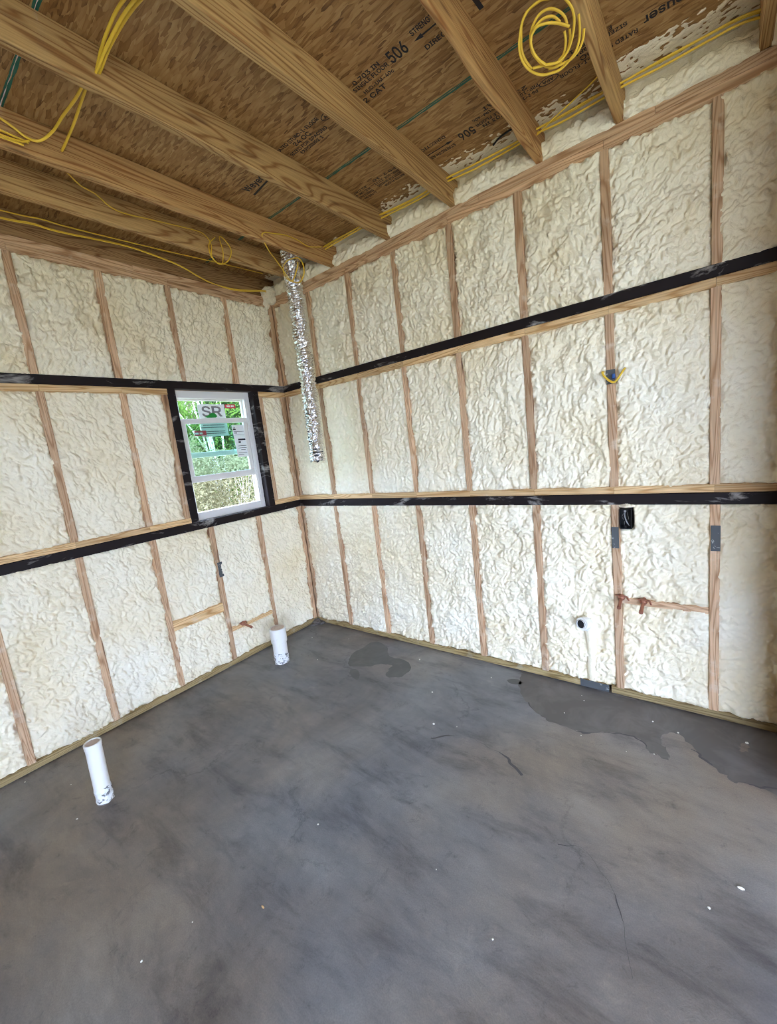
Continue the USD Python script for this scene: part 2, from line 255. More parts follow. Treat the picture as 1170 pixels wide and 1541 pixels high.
def concrete():
    nodes = {'g': ('geometry', {}),
             'n1': ('noise_texture', {'scale': 1.1, 'detail': 6.0, 'roughness': 0.65, 'distortion': 0.9}), 'r1': ('rgb_ramp', {'ramp': [(0.30, (0.110, 0.102, 0.099)), (0.48, (0.188, 0.174, 0.163)), (0.68, (0.260, 0.240, 0.218))]}),
             'm2': ('mapping', {'rotation': (0, 0, 0.9), 'scale': (1.0, 3.4, 1.0)}), 'n2': ('noise_texture', {'scale': 2.2, 'detail': 7.0, 'roughness': 0.70, 'distortion': 0.35}), 'r2': ('rgb_ramp', {'ramp': [(0.32, (0.55, 0.54, 0.56)), (0.47, (1.0, 1.0, 1.0)), (0.64, (1.22, 1.20, 1.17))]}),
             'x2': ('mix', {'mix_type': 'multiply', 'fac': 0.85}),
             'n3': ('noise_texture', {'scale': 5.0, 'detail': 9.0, 'roughness': 0.74, 'distortion': 0.7}), 'r3': ('rgb_ramp', {'ramp': [(0.29, (0.45, 0.44, 0.47)), (0.41, (1, 1, 1)), (0.60, (1, 1, 1)), (0.72, (1.35, 1.3, 1.22))]}),
             'x3': ('mix', {'mix_type': 'multiply', 'fac': 0.7}),
             'n6': ('noise_texture', {'scale': 13.0, 'detail': 10.0, 'roughness': 0.78, 'distortion': 0.5}), 'r6': ('rgb_ramp', {'ramp': [(0.30, (0.50, 0.50, 0.53)), (0.42, (0.96, 0.96, 0.97)), (0.58, (1, 1, 1)), (0.70, (1.25, 1.22, 1.18))]}), 'x6': ('mix', {'mix_type': 'multiply', 'fac': 0.8}),
             'nc': ('noise_texture', {'scale': 3.0, 'detail': 6.0, 'roughness': 0.7}), 'wc': ('vector_math', {'math_type': 'multiply_add', 'vector2': (0.55, 0.55, 0.0)}), 'vc': ('voronoi_texture', {'scale': 1.1, 'feature': 'distance_to_edge', 'dimensions': '2D'}), 'rc': ('rgb_ramp', {'ramp': [(0.0, (0.58, 0.57, 0.59)), (0.010, (0.88, 0.88, 0.88)), (0.025, (1, 1, 1))]}),
             'nm': ('noise_texture', {'scale': 1.6, 'detail': 3.0}), 'rm': ('rgb_ramp', {'ramp': [(0.50, (0, 0, 0)), (0.62, (0.75, 0.75, 0.75))]}), 'xc': ('mix', {'mix_type': 'multiply'}),
             'n4': ('noise_texture', {'scale': 0.8, 'detail': 4.0}), 'r4': ('rgb_ramp', {'ramp': [(0.40, (1.14, 1.0, 0.84)), (0.60, (0.92, 0.99, 1.10))]}), 'x4': ('mix', {'mix_type': 'multiply', 'fac': 0.9}),
             'n5': ('noise_texture', {'scale': 220.0, 'detail': 2.0}), 'r5': ('rgb_ramp', {'ramp': [(0.3, (0.8, 0.8, 0.8)), (0.7, (1.15, 1.15, 1.15))]}), 'x5': ('mix', {'mix_type': 'multiply', 'fac': 0.5}),
             'ba': ('math', {'math_type': 'multiply_add', 'value2': 0.15}), 'b': ('bump', {'strength': 0.35, 'distance': 0.006}),
             'rr': ('map_range', {'from_min': 0.3, 'from_max': 0.7, 'to_min': 0.42, 'to_max': 0.62}), 'p': ('principled_bsdf', {'specular_ior_level': 0.4})}
    links = [('g.position', 'n1.vector'), ('n1.fac', 'r1.fac'), ('g.position', 'm2.vector'), ('m2.vector', 'n2.vector'), ('n2.fac', 'r2.fac'), ('r1.color', 'x2.color1'), ('r2.color', 'x2.color2'),
             ('g.position', 'n3.vector'), ('n3.fac', 'r3.fac'), ('x2.color', 'x3.color1'), ('r3.color', 'x3.color2'), ('g.position', 'n4.vector'), ('n4.fac', 'r4.fac'), ('g.position', 'n6.vector'), ('n6.fac', 'r6.fac'), ('x3.color', 'x6.color1'), ('r6.color', 'x6.color2'), ('g.position', 'nc.vector'), ('nc.color', 'wc.vector1'), ('g.position', 'wc.vector3'), ('wc.vector', 'vc.vector'), ('vc.distance', 'rc.fac'), ('g.position', 'nm.vector'), ('nm.fac', 'rm.fac'), ('rm.color', 'xc.fac'), ('x6.color', 'xc.color1'), ('rc.color', 'xc.color2'), ('xc.color', 'x4.color1'), ('r4.color', 'x4.color2'),
             ('g.position', 'n5.vector'), ('n5.fac', 'r5.fac'), ('x4.color', 'x5.color1'), ('r5.color', 'x5.color2'), ('x5.color', 'p.base_color'),
             ('n5.fac', 'ba.value1'), ('n6.fac', 'ba.value3'), ('ba.value', 'b.height'), ('b.normal', 'p.normal'), ('n1.fac', 'rr.value'), ('rr.result', 'p.roughness')]
    return material('concrete_slab', nodes, links)
M['concrete'] = concrete()
M['damp'] = flat_mat('damp_concrete', (0.088, 0.086, 0.082), 0.42, spots=((0.135, 0.13, 0.122), 6.0, 0.46, 0.25, 0.8, (1, 1, 1)), bump=(60, 0.2))
M['damp2'] = flat_mat('damp_concrete_edge', (0.122, 0.109, 0.100), 0.55, spots=((0.185, 0.168, 0.156), 5.0, 0.45, 0.25, 0.9, (1, 1, 1)), bump=(60, 0.2))
M['tide'] = flat_mat('dark_tide_mark', (0.082, 0.077, 0.076), 0.55)
M['dry_spot'] = flat_mat('dry_concrete', (0.2, 0.19, 0.175), 0.6, spots=((0.10, 0.095, 0.09), 14.0, 0.5, 0.2, 0.9, (1, 1, 1)))

# ------------------------------------------------------------------ levels and sizes (metres)
ZP, L0, L1, L2 = 0.042, 1.069, 1.125, 1.162          # bottom plate top, lower steel tube, wood rail above it
U0, U1, U2 = 1.997, 2.036, 2.088                     # wood rail, upper steel tube
T0, T1 = 2.703, 2.782                                # double top plate
OSB = 2.922                                          # underside of the subfloor
S, HW, DEP = 0.4064, 0.019, 0.089                    # stud spacing, half width, depth
RX = [0.421 + S * k for k in range(11)]               # stud centres along the right wall
LY = [0.4335 + 0.4068 * k for k in range(9)]         # stud centres along the left wall (distance from the corner)
REAR, FAR = -4.3, 6.2

wl = thing('wall_left', 'left wall of sprayed foam bays between studs, with black steel tubes around the window', kind='structure')
wr = thing('wall_right', 'right wall of cream sprayed foam bays between studs, with two black steel bands', kind='structure')

def wbox(side, a0, a1, z0, z1, d0=0.0, d1=DEP):
    """Box in a wall: a along the wall from the corner, d depth behind the face."""
    return (a0, a1, d0, d1, z0, z1) if side == 'R' else (-d1, -d0, -a1, -a0, z0, z1)
def wboard(side, name, mat, a0, a1, z0, z1, d0=0.0, d1=DEP, c=0.003):
    return board(name, wr if side == 'R' else wl, mat, *wbox(side, a0, a1, z0, z1, d0, d1), c=c)

def rails(side, ends, skip=None):
    cuts = ends
    for z0, z1, nm in ((L1, L2, 'rail'), (U0, U1, 'rail')):
        for a, b in zip(cuts[:-1], cuts[1:]):
            if skip and a < skip[1] - 0.01 and b > skip[0] + 0.01:
                if a < skip[0] - 0.03: wboard(side, nm, M['rail'], a + .0006, skip[0], z0, z1)
                if b > skip[1] + 0.03: wboard(side, nm, M['rail'], skip[1], b - .0006, z0, z1)
                continue
            wboard(side, nm, M['rail'], a + .0006, b - .0006, z0, z1)

# right wall timber
RL = 4.504
for a, b in ((0.0, 2.395), (2.412, RL)):
    wboard('R', 'bottom_plate', M['treated'], a, b, 0.004, ZP, -0.002, DEP)
rails('R', [0.0] + RX)
for z0, z1 in ((L0, L1), (U1, U2)):
    obj('steel_tube', bevel_bar(RL, 0.056, z1 - z0, 0.004), M['steel'], wr, xf=frame('x', [RL / 2, 0.028 - 0.001, (z0 + z1) / 2]))
for k in range(0, 11, 2):
    a = 0.0 if k == 0 else RX[k] - S; b = min(RX[k] + S, RL)
    wboard('R', 'top_plate', M['plate'], a + .0006, b - .0006, T0, T0 + 0.0392)
    wboard('R', 'top_plate', M['plate'], a + (.2 if k else 0) + .0006, min(b + .2, RL) - .0006, T0 + 0.0398, T1)
for x in RX:
    j = rng.uniform(-.0035, .0035, 3)
    for (z0, z1), q in zip(((ZP, L0), (L2, U0), (U2, T0)), j):
        wboard('R', 'stud', M['stud'], x - HW + q, x + HW + q, z0, z1, 0.0004 + abs(q) * .5)
for z0, z1 in ((ZP, L0), (L2, U0), (U2, T0)):
    wboard('R', 'stud', M['stud'], 0.0, 0.026, z0, z1, 0.0)
# left wall timber
JL0, JL1, JR1, JR0 = 0.974, 0.920, 0.318, 0.262      # window jamb tubes: outer and inner edges, left then right
LEND = 4.3
wboard('L', 'bottom_plate', M['treated'], 0.0, 2.6, 0.004, ZP, -0.002, DEP); wboard('L', 'bottom_plate', M['treated'], 2.602, LEND, 0.004, ZP, -0.002, DEP)
rails('L', [0.0] + LY + [LEND], skip=(JR0, JL0))
for z0, z1 in ((L0, L1), (U1, U2)):
    obj('steel_tube', bevel_bar(LEND, 0.056, z1 - z0, 0.004), M['steel'], wl, xf=frame('y', [-0.028 + 0.001, -LEND / 2, (z0 + z1) / 2]))
for a0, a1 in ((JL1, JL0), (JR0, JR1)):
    obj('steel_tube', bevel_bar(U1 - L1, 0.110, a1 - a0, 0.004), M['steel'], wl, xf=frame('z', [0, 0, 0]) @ np.array(np.eye(4)) if False else
        np.array([[0, 0, 1, 0], [1, 0, 0, 0], [0, 1, 0, 0], [-0.055 + 0.001, -(a0 + a1) / 2, (L1 + U1) / 2, 1.0]]))
for k in range(0, 10, 2):
    a = 0.0 if k == 0 else LY[k] - 0.4068; b = min(LY[k] + 0.4068, LEND) if k < 9 else LEND
    wboard('L', 'top_plate', M['plate'], a + .0006, b - .0006, T0, T0 + 0.0395); wboard('L', 'top_plate', M['plate'], a + (.2 if k else 0) + .0006, min(b + .2, LEND) - .0006, T0 + 0.0397, T1)
for i, y in enumerate(LY):
    j = rng.uniform(-.004, .004, 3)
    for s, ((z0, z1), q) in enumerate(zip(((ZP, L0), (L2, U0), (U2, T0)), j)):
        if s == 1 and i < 2: continue
        wboard('L', 'stud', M['stud'], y - HW + q, y + HW + q, z0, z1, 0.0004 + abs(q) * .5)
for z0, z1 in ((ZP, L0), (L2, U0), (U2, T0)):
    wboard('L', 'stud', M['stud'], 0.0005, 0.036, z0, z1, 0.0)
wboard('L', 'stud', M['stud'], JL0 + .001, JL0 + .036, L2, U0, 0.001); wboard('L', 'stud', M['stud'], JR0 - .036, JR0 - .001, L2, U0, 0.001)
wboard('L', 'blocking', M['rail'], LY[1] + HW, LY[2] - HW, 0.430, 0.496, 0.003, 0.06)
wboard('L', 'blocking', M['rail'], LY[0] + HW, LY[1] - HW, 0.252, 0.288, 0.003, 0.06)
# the slightly sloping blocking between two studs of the right wall
bk = np.eye(4); th = math.radians(-0.6); bk[:3, :3] = [[math.cos(th), 0, math.sin(th)], [0, 1, 0], [-math.sin(th), 0, math.cos(th)]]; bk[3, :3] = [(RX[5] + RX[6]) / 2, 0.035, 0.553]
obj('blocking', bevel_bar(S - 2 * HW, 0.06, 0.034), M['stud'], wr, xf=bk)
# exterior sheathing behind the framing
for side, holes in (('R', None), ('L', (JR1 - .02, JL1 + .02, L1 - .01, U1 + .01))):
    par = wr if side == 'R' else wl; end = FAR if side == 'R' else LEND
    def sh(a0, a1, z0, z1): obj('sheathing', bx(*wbox(side, a0, a1, z0, z1, 0.098, 0.115)), M['sheath'], par)
    if holes is None: sh(-0.12, end, -0.05, 2.95)
    else:
        y0, y1, z0, z1 = holes; sh(-0.12, y0, -0.05, 2.95); sh(y1, end, -0.05, 2.95); sh(y0, y1, -0.05, z0); sh(y0, y1, z1, 2.95)

# ------------------------------------------------------------------ sprayed foam, bay by bay
def foam(side, a0, a1, z0, z1, seed, res=0.005, stretch=1.6, base=-0.007, amp=1.0, dents=(), swell=(), tilt=0.0):
    e = 0.007
    na, nz = int((a1 - a0 + 2 * e) / res) + 1, int((z1 - z0 + 2 * e) / res) + 1
    a = np.linspace(a0 - e, a1 + e, na); z = np.linspace(z0 - e, z1 + e, nz); A, Z = np.meshgrid(a, z, indexing='ij')
    k = 1 / res
    sh = (na + 24, nz + 24)
    def nz_(s, st, sd):
        g = gnoise(sh, (s * k, s * st * k), sd)
        return g
    wx, wz = nz_(.02, 1, seed + 5) * .006 * k, nz_(.02, 1, seed + 6) * .006 * k
    I, J = np.meshgrid(np.arange(sh[0]), np.arange(sh[1]), indexing='ij')
    lump = np.abs(nz_(.0082, stretch, seed)); small = np.abs(nz_(.0046, 1.2, seed + 1)); big = nz_(.06, 1.6, seed + 2); mid = nz_(.018, 1.3, seed + 3)
    h = .0085 * (np.minimum(lump, 1.6) ** .7 - .75) + .0045 * (small - .7) + .0045 * mid
    if tilt:                                                    # wrinkles that run aslant
        J2 = J + tilt * I
        h = ndimage.map_coordinates(h, [np.clip(I + wx, 0, sh[0] - 1), np.mod(J2 + wz, sh[1] - 1)], order=1, mode='wrap')
    else:
        h = ndimage.map_coordinates(h, [np.clip(I + wx, 0, sh[0] - 1), np.clip(J + wz, 0, sh[1] - 1)], order=1)
    h = (amp * h + .005 * big)[12:-12, 12:-12][:na, :nz]
    edge = np.minimum(np.minimum(A - a0, a1 - A), np.minimum(Z - z0, z1 - Z))
    rag = np.random.default_rng(seed + 9); raged = gnoise((na, nz), (.012 * k, .02 * k), seed + 8) * .0035
    fall = np.clip((edge + raged) / .016, -1, 1)
    h = base + h + np.where(fall < 1, -.008 * (1 - fall) ** 1.5, 0)
    h = np.where(edge < 0, np.minimum(h, -.0012 + .003 * np.clip(raged / .0035 - 1.0, 0, 1.2) ), h)
    for (da0, da1, dz0, dz1, dep) in dents:
        w = np.clip(np.minimum(np.minimum(A - da0, da1 - A), np.minimum(Z - dz0, dz1 - Z)) / .008 + 1, 0, 1); h = h * (1 - w) + dep * w
    for (sa, sz, ra, rz, up) in swell:
        h = h + up * np.exp(-(((A - sa) / ra) ** 2 + ((Z - sz) / rz) ** 2))
    h = np.clip(h, -.07, .03)
    P = np.stack([A, -h, Z], -1) if side == 'R' else np.stack([h, -A, Z], -1)
    me = grid_mesh(P)
    if side == 'R': pass
    else: me.invert()
    obj('foam_panel', me, M['foam'], wr if side == 'R' else wl, smooth=True)

sd = 100
edgesR = [0.026] + [q for x in RX for q in (x - HW, x + HW)]
for b in range(11):
    a0, a1 = (0.026 if b == 0 else RX[b - 1] + HW), RX[b] - HW
    far = b >= 8
    for s, (z0, z1) in enumerate(((ZP, L0), (L2, U0), (U2, T0))):
        sd += 20; dents, swell = [], []
        st = [1.35, 2.6, 1.3][s] * (1.0 if s != 1 or b < 6 else .6)
        if b == 6 and s == 0:
            a_, b_ = (RX[5] + HW), RX[6] - HW
            box_dent = (2.476, 2.530, .945, 1.049, -.058)
            foam('R', a_, b_, .571, z1, sd, stretch=1.2, dents=[box_dent], swell=[(2.505, 1.06, .03, .012, .02), (2.53, .53, .1, .03, 0)]); foam('R', a_, b_, z0, .536, sd + 7, stretch=1.3); continue
        if b == 5 and s == 0: swell = [(2.309, .20, .05, .17, -.004)]
        foam('R', a0, a1, z0, z1, sd, res=.005 if not far else .014, stretch=st, swell=swell, tilt=(.5 if s == 2 and b < 6 else 0), amp=[1.1, 1.05, 1.1][s])
for b in range(9):
    a0, a1 = (0.036 if b == 0 else LY[b - 1] + HW), LY[b] - HW
    far = b >= 6
    for s, (z0, z1) in enumerate(((ZP, L0), (L2, U0), (U2, T0))):
        sd += 20; r_ = .005 if not far else .016
        if s == 1 and b < 3:
            if b == 0: foam('L', 0.036, JR0 - .036, z0, z1, sd, stretch=2.0)
            if b == 2: foam('L', JL0 + .036, a1, z0, z1, sd, stretch=2.0)
            continue
        if s == 0 and b == 1:
            foam('L', a0, a1, .288, z1, sd, amp=1.15); foam('L', a0, a1, z0, .252, sd + 7, amp=1.15); continue
        if s == 0 and b == 2:
            foam('L', a0, a1, .496, z1, sd, amp=1.15); foam('L', a0, a1, z0, .430, sd + 7, amp=1.15); continue
        foam('L', a0, a1, z0, z1, sd, res=r_, stretch=[1.5, 1.9, 1.1][s], tilt=[0, 0, .9][s], amp=[1.2, 1.25, 1.45][s])
# foam squeezed into the top of the corner
def blob(c, r, seed, amp=.35, sub=4, sq=(1, 1, 1)):
    m = trimesh.creation.icosphere(sub, 1.0); v = m.vertices
    n = meshkit.fbm(v * 2.2 + seed * 7.1, 4, seed) - .5
    m.vertices = v * (1 + amp * 2 * n)[:, None] * np.asarray(sq) * r + np.asarray(c); return m
obj('foam_patch', trimesh.util.concatenate([blob((.015, -.02, 2.765), .055, 3, sq=(1, 1, .8)), blob((.04, -.05, 2.80), .06, 4, sq=(1.1, .9, .7)), blob((.0, -.05, 2.735), .03, 5, sq=(.7, 1, 1.6))]), M['foam'], wl, smooth=True)
obj('foam_patch', trimesh.util.concatenate([blob((.02, -.03, .012), .045, 13, sq=(1, 1, .45)), blob((.07, -.02, .008), .03, 14, sq=(1.2, 1, .4)), blob((.03, -.075, .006), .03, 15, sq=(.9, 1.2, .35))]), M['damp2'], wl, smooth=True)

# ------------------------------------------------------------------ ceiling: joists, subfloor panels, rim foam
ce = thing('ceiling', 'open ceiling of pine joists under oriented strand board with black stamps', kind='structure')
JX = [0.375, 0.700, 1.197, 1.665, 2.150, 2.500]
JX += [2.98 + .488 * k for k in range(7)]
panels = []
for r_, (ya, yb) in enumerate(((0.095, -0.5275), (-0.5305, -1.7525), (-1.7555, -2.9735), (-2.9765, REAR - .1))):
    cuts = [-0.11, 2.169, 4.61, FAR + .1] if r_ % 2 == 0 else [-0.11, 1.216, 3.65, FAR + .1]
    for xa, xb in zip(cuts[:-1], cuts[1:]):
        panels.append((r_, xa, xb, obj('osb_panel', bx(xa + .001, xb - .001, yb, ya, OSB, OSB + .018), M['osb'], ce)))
def panel_at(x, y):
    rows = [0.1, -0.529, -1.754, -2.975, -9]
    for r_, xa, xb, p in panels:
        if rows[r_ + 1] <= y < rows[r_] and xa <= x < xb: return p
def strip(x0, x1, y, w, seed):
    n = max(4, int((x1 - x0) / .01)); x = np.linspace(x0, x1, n); q = np.random.default_rng(seed)
    lo = y - w / 2 + ndimage.gaussian_filter1d(q.standard_normal(n), 1.2) * .0015; hi = y + w / 2 + ndimage.gaussian_filter1d(q.standard_normal(n), 1.2) * .0015
    P = np.stack([np.stack([x, lo, np.full(n, OSB - .0005)], -1), np.stack([x, hi, np.full(n, OSB - .0005)], -1)], 1)
    return grid_mesh(P)
for (r_, xa, xb, p) in panels:
    y = {0: -0.5275, 1: -1.7525, 2: -2.9735}.get(r_)
    if y is None: continue
    obj('painted_edge', strip(max(xa, 0), xb, y + .004, .008, r_ * 7 + int(xb * 10)), M['green'], p)
    y2 = {0: None, 1: -0.5305, 2: -1.7555}[r_]
    if y2: obj('painted_edge', strip(max(xa, 0), xb, y2 - .003, .006, r_ * 9 + int(xb * 10)), M['green'], p)

def wane_joist(x, seed):
    """A joist with bark edges: its lower corners wander."""
    L = 4.4; n = 90; s = np.linspace(-L / 2, L / 2, n); q = np.random.default_rng(seed)
    w1 = np.clip(ndimage.gaussian_filter1d(q.standard_normal(n), 2.2) * 2.2 + .35, 0, 1.3) * .016 + .003
    w2 = np.clip(ndimage.gaussian_filter1d(q.standard_normal(n), 4) * 2.2, 0, 1) * .010 + .004
    k, h2, w_ = [], .07, .019
    for i in range(n):
        a, b = w1[i], w2[i]
        pr = [(w_, h2), (-w_, h2), (-w_, -h2 + 1.6 * a), (-w_ + .45 * a, -h2 + .6 * a), (-w_ + a, -h2), (w_ - b, -h2), (w_ - .4 * b, -h2 + .5 * b), (w_, -h2 + 1.4 * b)]
        k.append(np.c_[np.full(8, s[i]), pr])
    P = np.array(k); P = np.concatenate([P, P[:, :1]], 1); me = grid_mesh(P)
    for e_, o_ in ((0, 0), (-1, 1)):
        v = P[e_, :8]; f = [(0, i + 1, i) if o_ else (0, i, i + 1) for i in range(1, 7)]; me = trimesh.util.concatenate([me, trimesh.Trimesh(v, f, process=False)])
    return me
joists = []
for k, x in enumerate(JX):
    xc = x + .019; zc = (T1 + OSB) / 2; yc = (0.095 + REAR - .1) / 2; L = .195 - REAR
    mt = M['joist_warm'] if k in (1, 4) else M['joist']
    if k in (4,):
        xf = np.array([[0, 1, 0, 0], [1, 0, 0, 0], [0, 0, 1, 0], [xc, 0.095 - 2.2, zc, 1.0]], float)
        joists.append(obj('joist', wane_joist(x, 3), mt, ce, smooth=35, xf=np.array([[0, 1, 0, 0], [-1, 0, 0, 0], [0, 0, 1, 0], [xc, 0.095 - 2.2, zc, 1.0]]) if False else np.array([[0., -1, 0, 0], [1, 0, 0, 0], [0, 0, 1, 0], [xc, .095 - 2.2, zc, 1]])))
    else:
        joists.append(board('joist', ce, mt, x, x + .038, 0.095 - L, 0.095, T1 + .0003, OSB - .0003, c=.004))
board('rim_joist', ce, M['rim'], -0.060, -0.022, REAR - .1, 0.095, T1, OSB - .0003)
board('rim_joist', ce, M['rim'], -0.02, FAR, 0.060, 0.095, T1, OSB - .0003)
# crayon ticks on the joists
def tick(j, y, z0, z1, lean=0.0, w=.003):
    x = JX[j] + .0385; P = np.array([[x, y - w, z0], [x, y + w, z0], [x, y + w + lean, z1], [x, y - w + lean, z1]])
    P2 = P - [.0006, 0, 0]; obj('crayon_mark', trimesh.convex.convex_hull(np.vstack([P, P2])), M['pencil'], joists[j])
for j, y, z0, z1, ln in ((3, -.245, 2.82, 2.90, .006), (3, -.145, 2.81, 2.89, .004), (3, -.128, 2.81, 2.90, .003), (1, -.42, 2.81, 2.85, .003), (1, -.395, 2.81, 2.85, .003), (1, -.30, 2.80, 2.875, .004), (1, -.275, 2.80, 2.875, .004), (2, -.46, 2.87, 2.915, .002), (0, -.44, 2.82, 2.86, .01), (0, -.40, 2.84, 2.85, .03)):
    tick(j, y, z0, z1, ln)
# rim foam between the joists above the right wall
def rim_foam(x0, x1, seed):
    n = int((x1 - x0 + .006) / .006); x = np.linspace(x0 - .003, x1 + .003, n)
    prof = np.array([(.004, 2.780), (-.012, 2.792), (-.020, 2.815), (-.019, 2.842), (-.006, 2.860), (.018, 2.866), (.036, 2.876), (.042, 2.90), (.022, 2.915), (-.03, 2.9192), (-.065, 2.9210), (-.10, 2.9236), (-.16, 2.931)])
    t = np.r_[0, np.cumsum(np.linalg.norm(np.diff(prof, axis=0), axis=1))]; u = np.linspace(0, t[-1], 75)
    y = np.interp(u, t, prof[:, 0]); z = np.interp(u, t, prof[:, 1])
    hn = np.abs(gnoise((n, 75), (2.6, 2.0), seed)) * .9 + .4 * np.abs(gnoise((n, 75), (1.2, 1.2), seed + 1)) - .8 + .6 * gnoise((n, 75), (9, 5), seed + 2)
    ny = -np.gradient(z, u); nz = np.gradient(y, u); amp = np.interp(u, [0, .03, .11, .15, .2, t[-1]], [.004, .009, .008, .006, .0012, .0016])
    far = np.interp(u, [.15, .2, t[-1]], [0, 0, 1]); wav = gnoise((n,), 14, seed + 3)[:, None] * .0022 * far
    P = np.stack([np.repeat(x[:, None], 75, 1), y[None] + (ny * amp)[None] * hn, z[None] + (nz * amp)[None] * hn + wav], -1)
    spk = .0030 * gnoise((n, 75), (1.1, .8), seed + 4) * np.interp(u, [.17, .21, t[-1]], [0, 1, 1])[None]; P[..., 2] = P[..., 2] + spk
    P[..., 2] = np.where(u[None] > .16, np.maximum(P[..., 2], 2.9185), P[..., 2])
    me = grid_mesh(P); obj('rim_foam', me, M['foam'], ce, smooth=True)
edges = [0.0] + [q for x in JX[:7] for q in (x, x + .038)]
rim_foam(0.02, JX[0], 900)
for k in range(10): rim_foam(JX[k] + .038, JX[k + 1], 910 + k * 7)

# stamps on the subfloor
def stamp_text(txt, x, y, length, h, rot, mat=None):
    me = meshkit.text_mesh(txt, h, .0004, bold=True); v = me.vertices; sx = length / (v[:, 0].max() - v[:, 0].min()); X = (v[:, 0] - v[:, 0].min()) * sx
    P = np.c_[x - X, y + v[:, 1], OSB - .0002 - v[:, 2]] if rot else np.c_[x + X, y - v[:, 1], OSB - .0002 - v[:, 2]]
    me = trimesh.Trimesh(P, me.faces if rot else me.faces, process=False)
    obj('printed_text', me, M['ink'], panel_at(x, y))
def poly_mark(pts, par, name='printed_mark', mat='ink'):
    me = trimesh.creation.extrude_polygon(Polygon(pts) if not isinstance(pts, Polygon) else pts, .0004, engine='earcut'); me.apply_translation([0, 0, OSB - .0006]); obj(name, me, M[mat], par)
def stamp(x0, y0, rot):
    s = -1 if rot else 1
    def t(a, b, dy, h, txt): stamp_text(txt, x0 + s * a, y0 + s * dy, b - a, h, rot)
    t(0, .28, 0, .020, 'RATED STURD-I-FLOOR'); t(.088, .195, .031, .023, '24 OC'); t(.025, .271, .061, .018, 'SIZED FOR SPACING'); t(.071, .218, .087, .018, 'EXPOSURE 1')
    t(.300, .345, .018, .016, 'APA')
    c = affinity.translate(affinity.scale(Polygon([(math.cos(q), math.sin(q)) for q in np.linspace(0, 2 * np.pi, 40)[:-1]]), .040, .020), x0 + s * .322, y0 + s * .010)
    poly_mark(c.difference(affinity.scale(c, .90, .82)), panel_at(x0 + s * .3, y0))
    t(.372, .45, .002, .019, 'PS 2-10'); t(.36, .45, .032, .019, 'PRP-108'); t(.40, .45, .060, .022, '23')
    t(.502, .632, -.012, .020, '0.703 IN'); t(.482, .655, .014, .019, 'SINGLE FLOOR'); t(.506, .654, .050, .017, 'HUD-UM-40c'); t(.44, .590, .086, .024, '.82 CAT')
    t(.669, .747, .020, .052, '506')
    t(.783, .945, -.016, .022, 'STRENGTH AXIS'); t(.793, .95, .068, .020, 'DIRECTION')
    ax, ay = x0 + s * .777, y0 + s * .006
    poly_mark([(ax, ay), (ax + s * .035, ay - .010), (ax + s * .035, ay - .003), (ax + s * .165, ay - .003), (ax + s * .165, ay + .003), (ax + s * .035, ay + .003), (ax + s * .035, ay + .010)], panel_at(ax, ay))
def brand(x0, y0, rot):
    s = -1 if rot else 1
    stamp_text('Weyerhaeuser', x0, y0, .324, .040, rot)
stamp(1.221, -.828, False); brand(.876, -.765, False)
poly_mark([(.874, -.722), (.874, -.734), (1.02, -.752), (1.02, -.742)], panel_at(.9, -.74)); poly_mark([(1.015, -.80), (1.06, -.83), (1.07, -.76), (1.03, -.75)], panel_at(1.03, -.78))
poly_mark([(2.214, -.88), (2.232, -.88), (2.238, -.752), (2.222, -.752)], panel_at(2.22, -.8))
stamp(2.624, -.258, True); brand(2.97, -.290, True)
for k, (tx, ln) in enumerate((('PS 2-10', .15), ('PRP-108  23/32', .16), ('SIZED FOR SPACING', .16), ('RATED FLOOR', .13))):
    stamp_text(tx, 1.532, -.327 + .027 * k, ln, .017, True)
for k, (tx, ln) in enumerate((('.82 CAT', .10), ('HUD-UM-40c', .125), ('SINGLE FLOOR', .13), ('0.703 IN', .085))):
    stamp_text(tx, 1.334, -.322 + .027 * k, ln, .017, True)

# ------------------------------------------------------------------ floor
fl = thing('floor', 'mottled grey concrete slab with damp dark patches', kind='structure')
obj('slab', bx(-0.12, FAR, REAR - .1, 0.12, -0.12, 0.0), M['concrete'], fl)
def smooth_poly(pts, n=10, jit=.004, seed=0):
    p = np.asarray(pts, float); p = np.vstack([p[-1], p, p[0], p[1]]); out = []
    t = np.linspace(0, 1, n, endpoint=False)[:, None]
    for i in range(1, len(p) - 2):
        a, b, c, d = p[i - 1], p[i], p[i + 1], p[i + 2]; out.append(.5 * (2 * b + (c - a) * t + (2 * a - 5 * b + 4 * c - d) * t * t + (3 * b - a - 3 * c + d) * t ** 3))
    q = np.vstack(out); r = np.random.default_rng(seed); q += ndimage.gaussian_filter1d(r.standard_normal(q.shape), 1.2, axis=0, mode='wrap') * jit
    g = Polygon(q).buffer(0); return max(getattr(g, 'geoms', [g]), key=lambda s: s.area)
def patch(pts, mat, z=.0004, seed=0, jit=.004, name='damp_patch', holes=()):
    g = smooth_poly(pts, seed=seed, jit=jit)
    for k, h in enumerate(holes): g = g.difference(smooth_poly(h, seed=seed + 3 + k, jit=jit))
    for q in getattr(g, 'geoms', [g]):
        if q.area < 1e-5: continue
        me = trimesh.creation.extrude_polygon(q, .0004, engine='earcut'); me.apply_translation([0, 0, z - .0004]); obj(name, me, mat, fl)
RING = [(0.759, -0.394), (0.72, -0.302), (0.741, -0.195), (0.733, -0.117), (0.8, -0.086), (0.896, -0.122), (0.987, -0.212), (1.063, -0.229), (1.149, -0.222), (1.224, -0.269), (1.248, -0.322), (1.241, -0.403), (1.188, -0.445), (1.143, -0.437), (1.113, -0.373), (1.107, -0.327), (1.063, -0.322), (1.0, -0.346), (0.961, -0.4), (0.902, -0.429), (0.845, -0.457), (0.802, -0.444)]
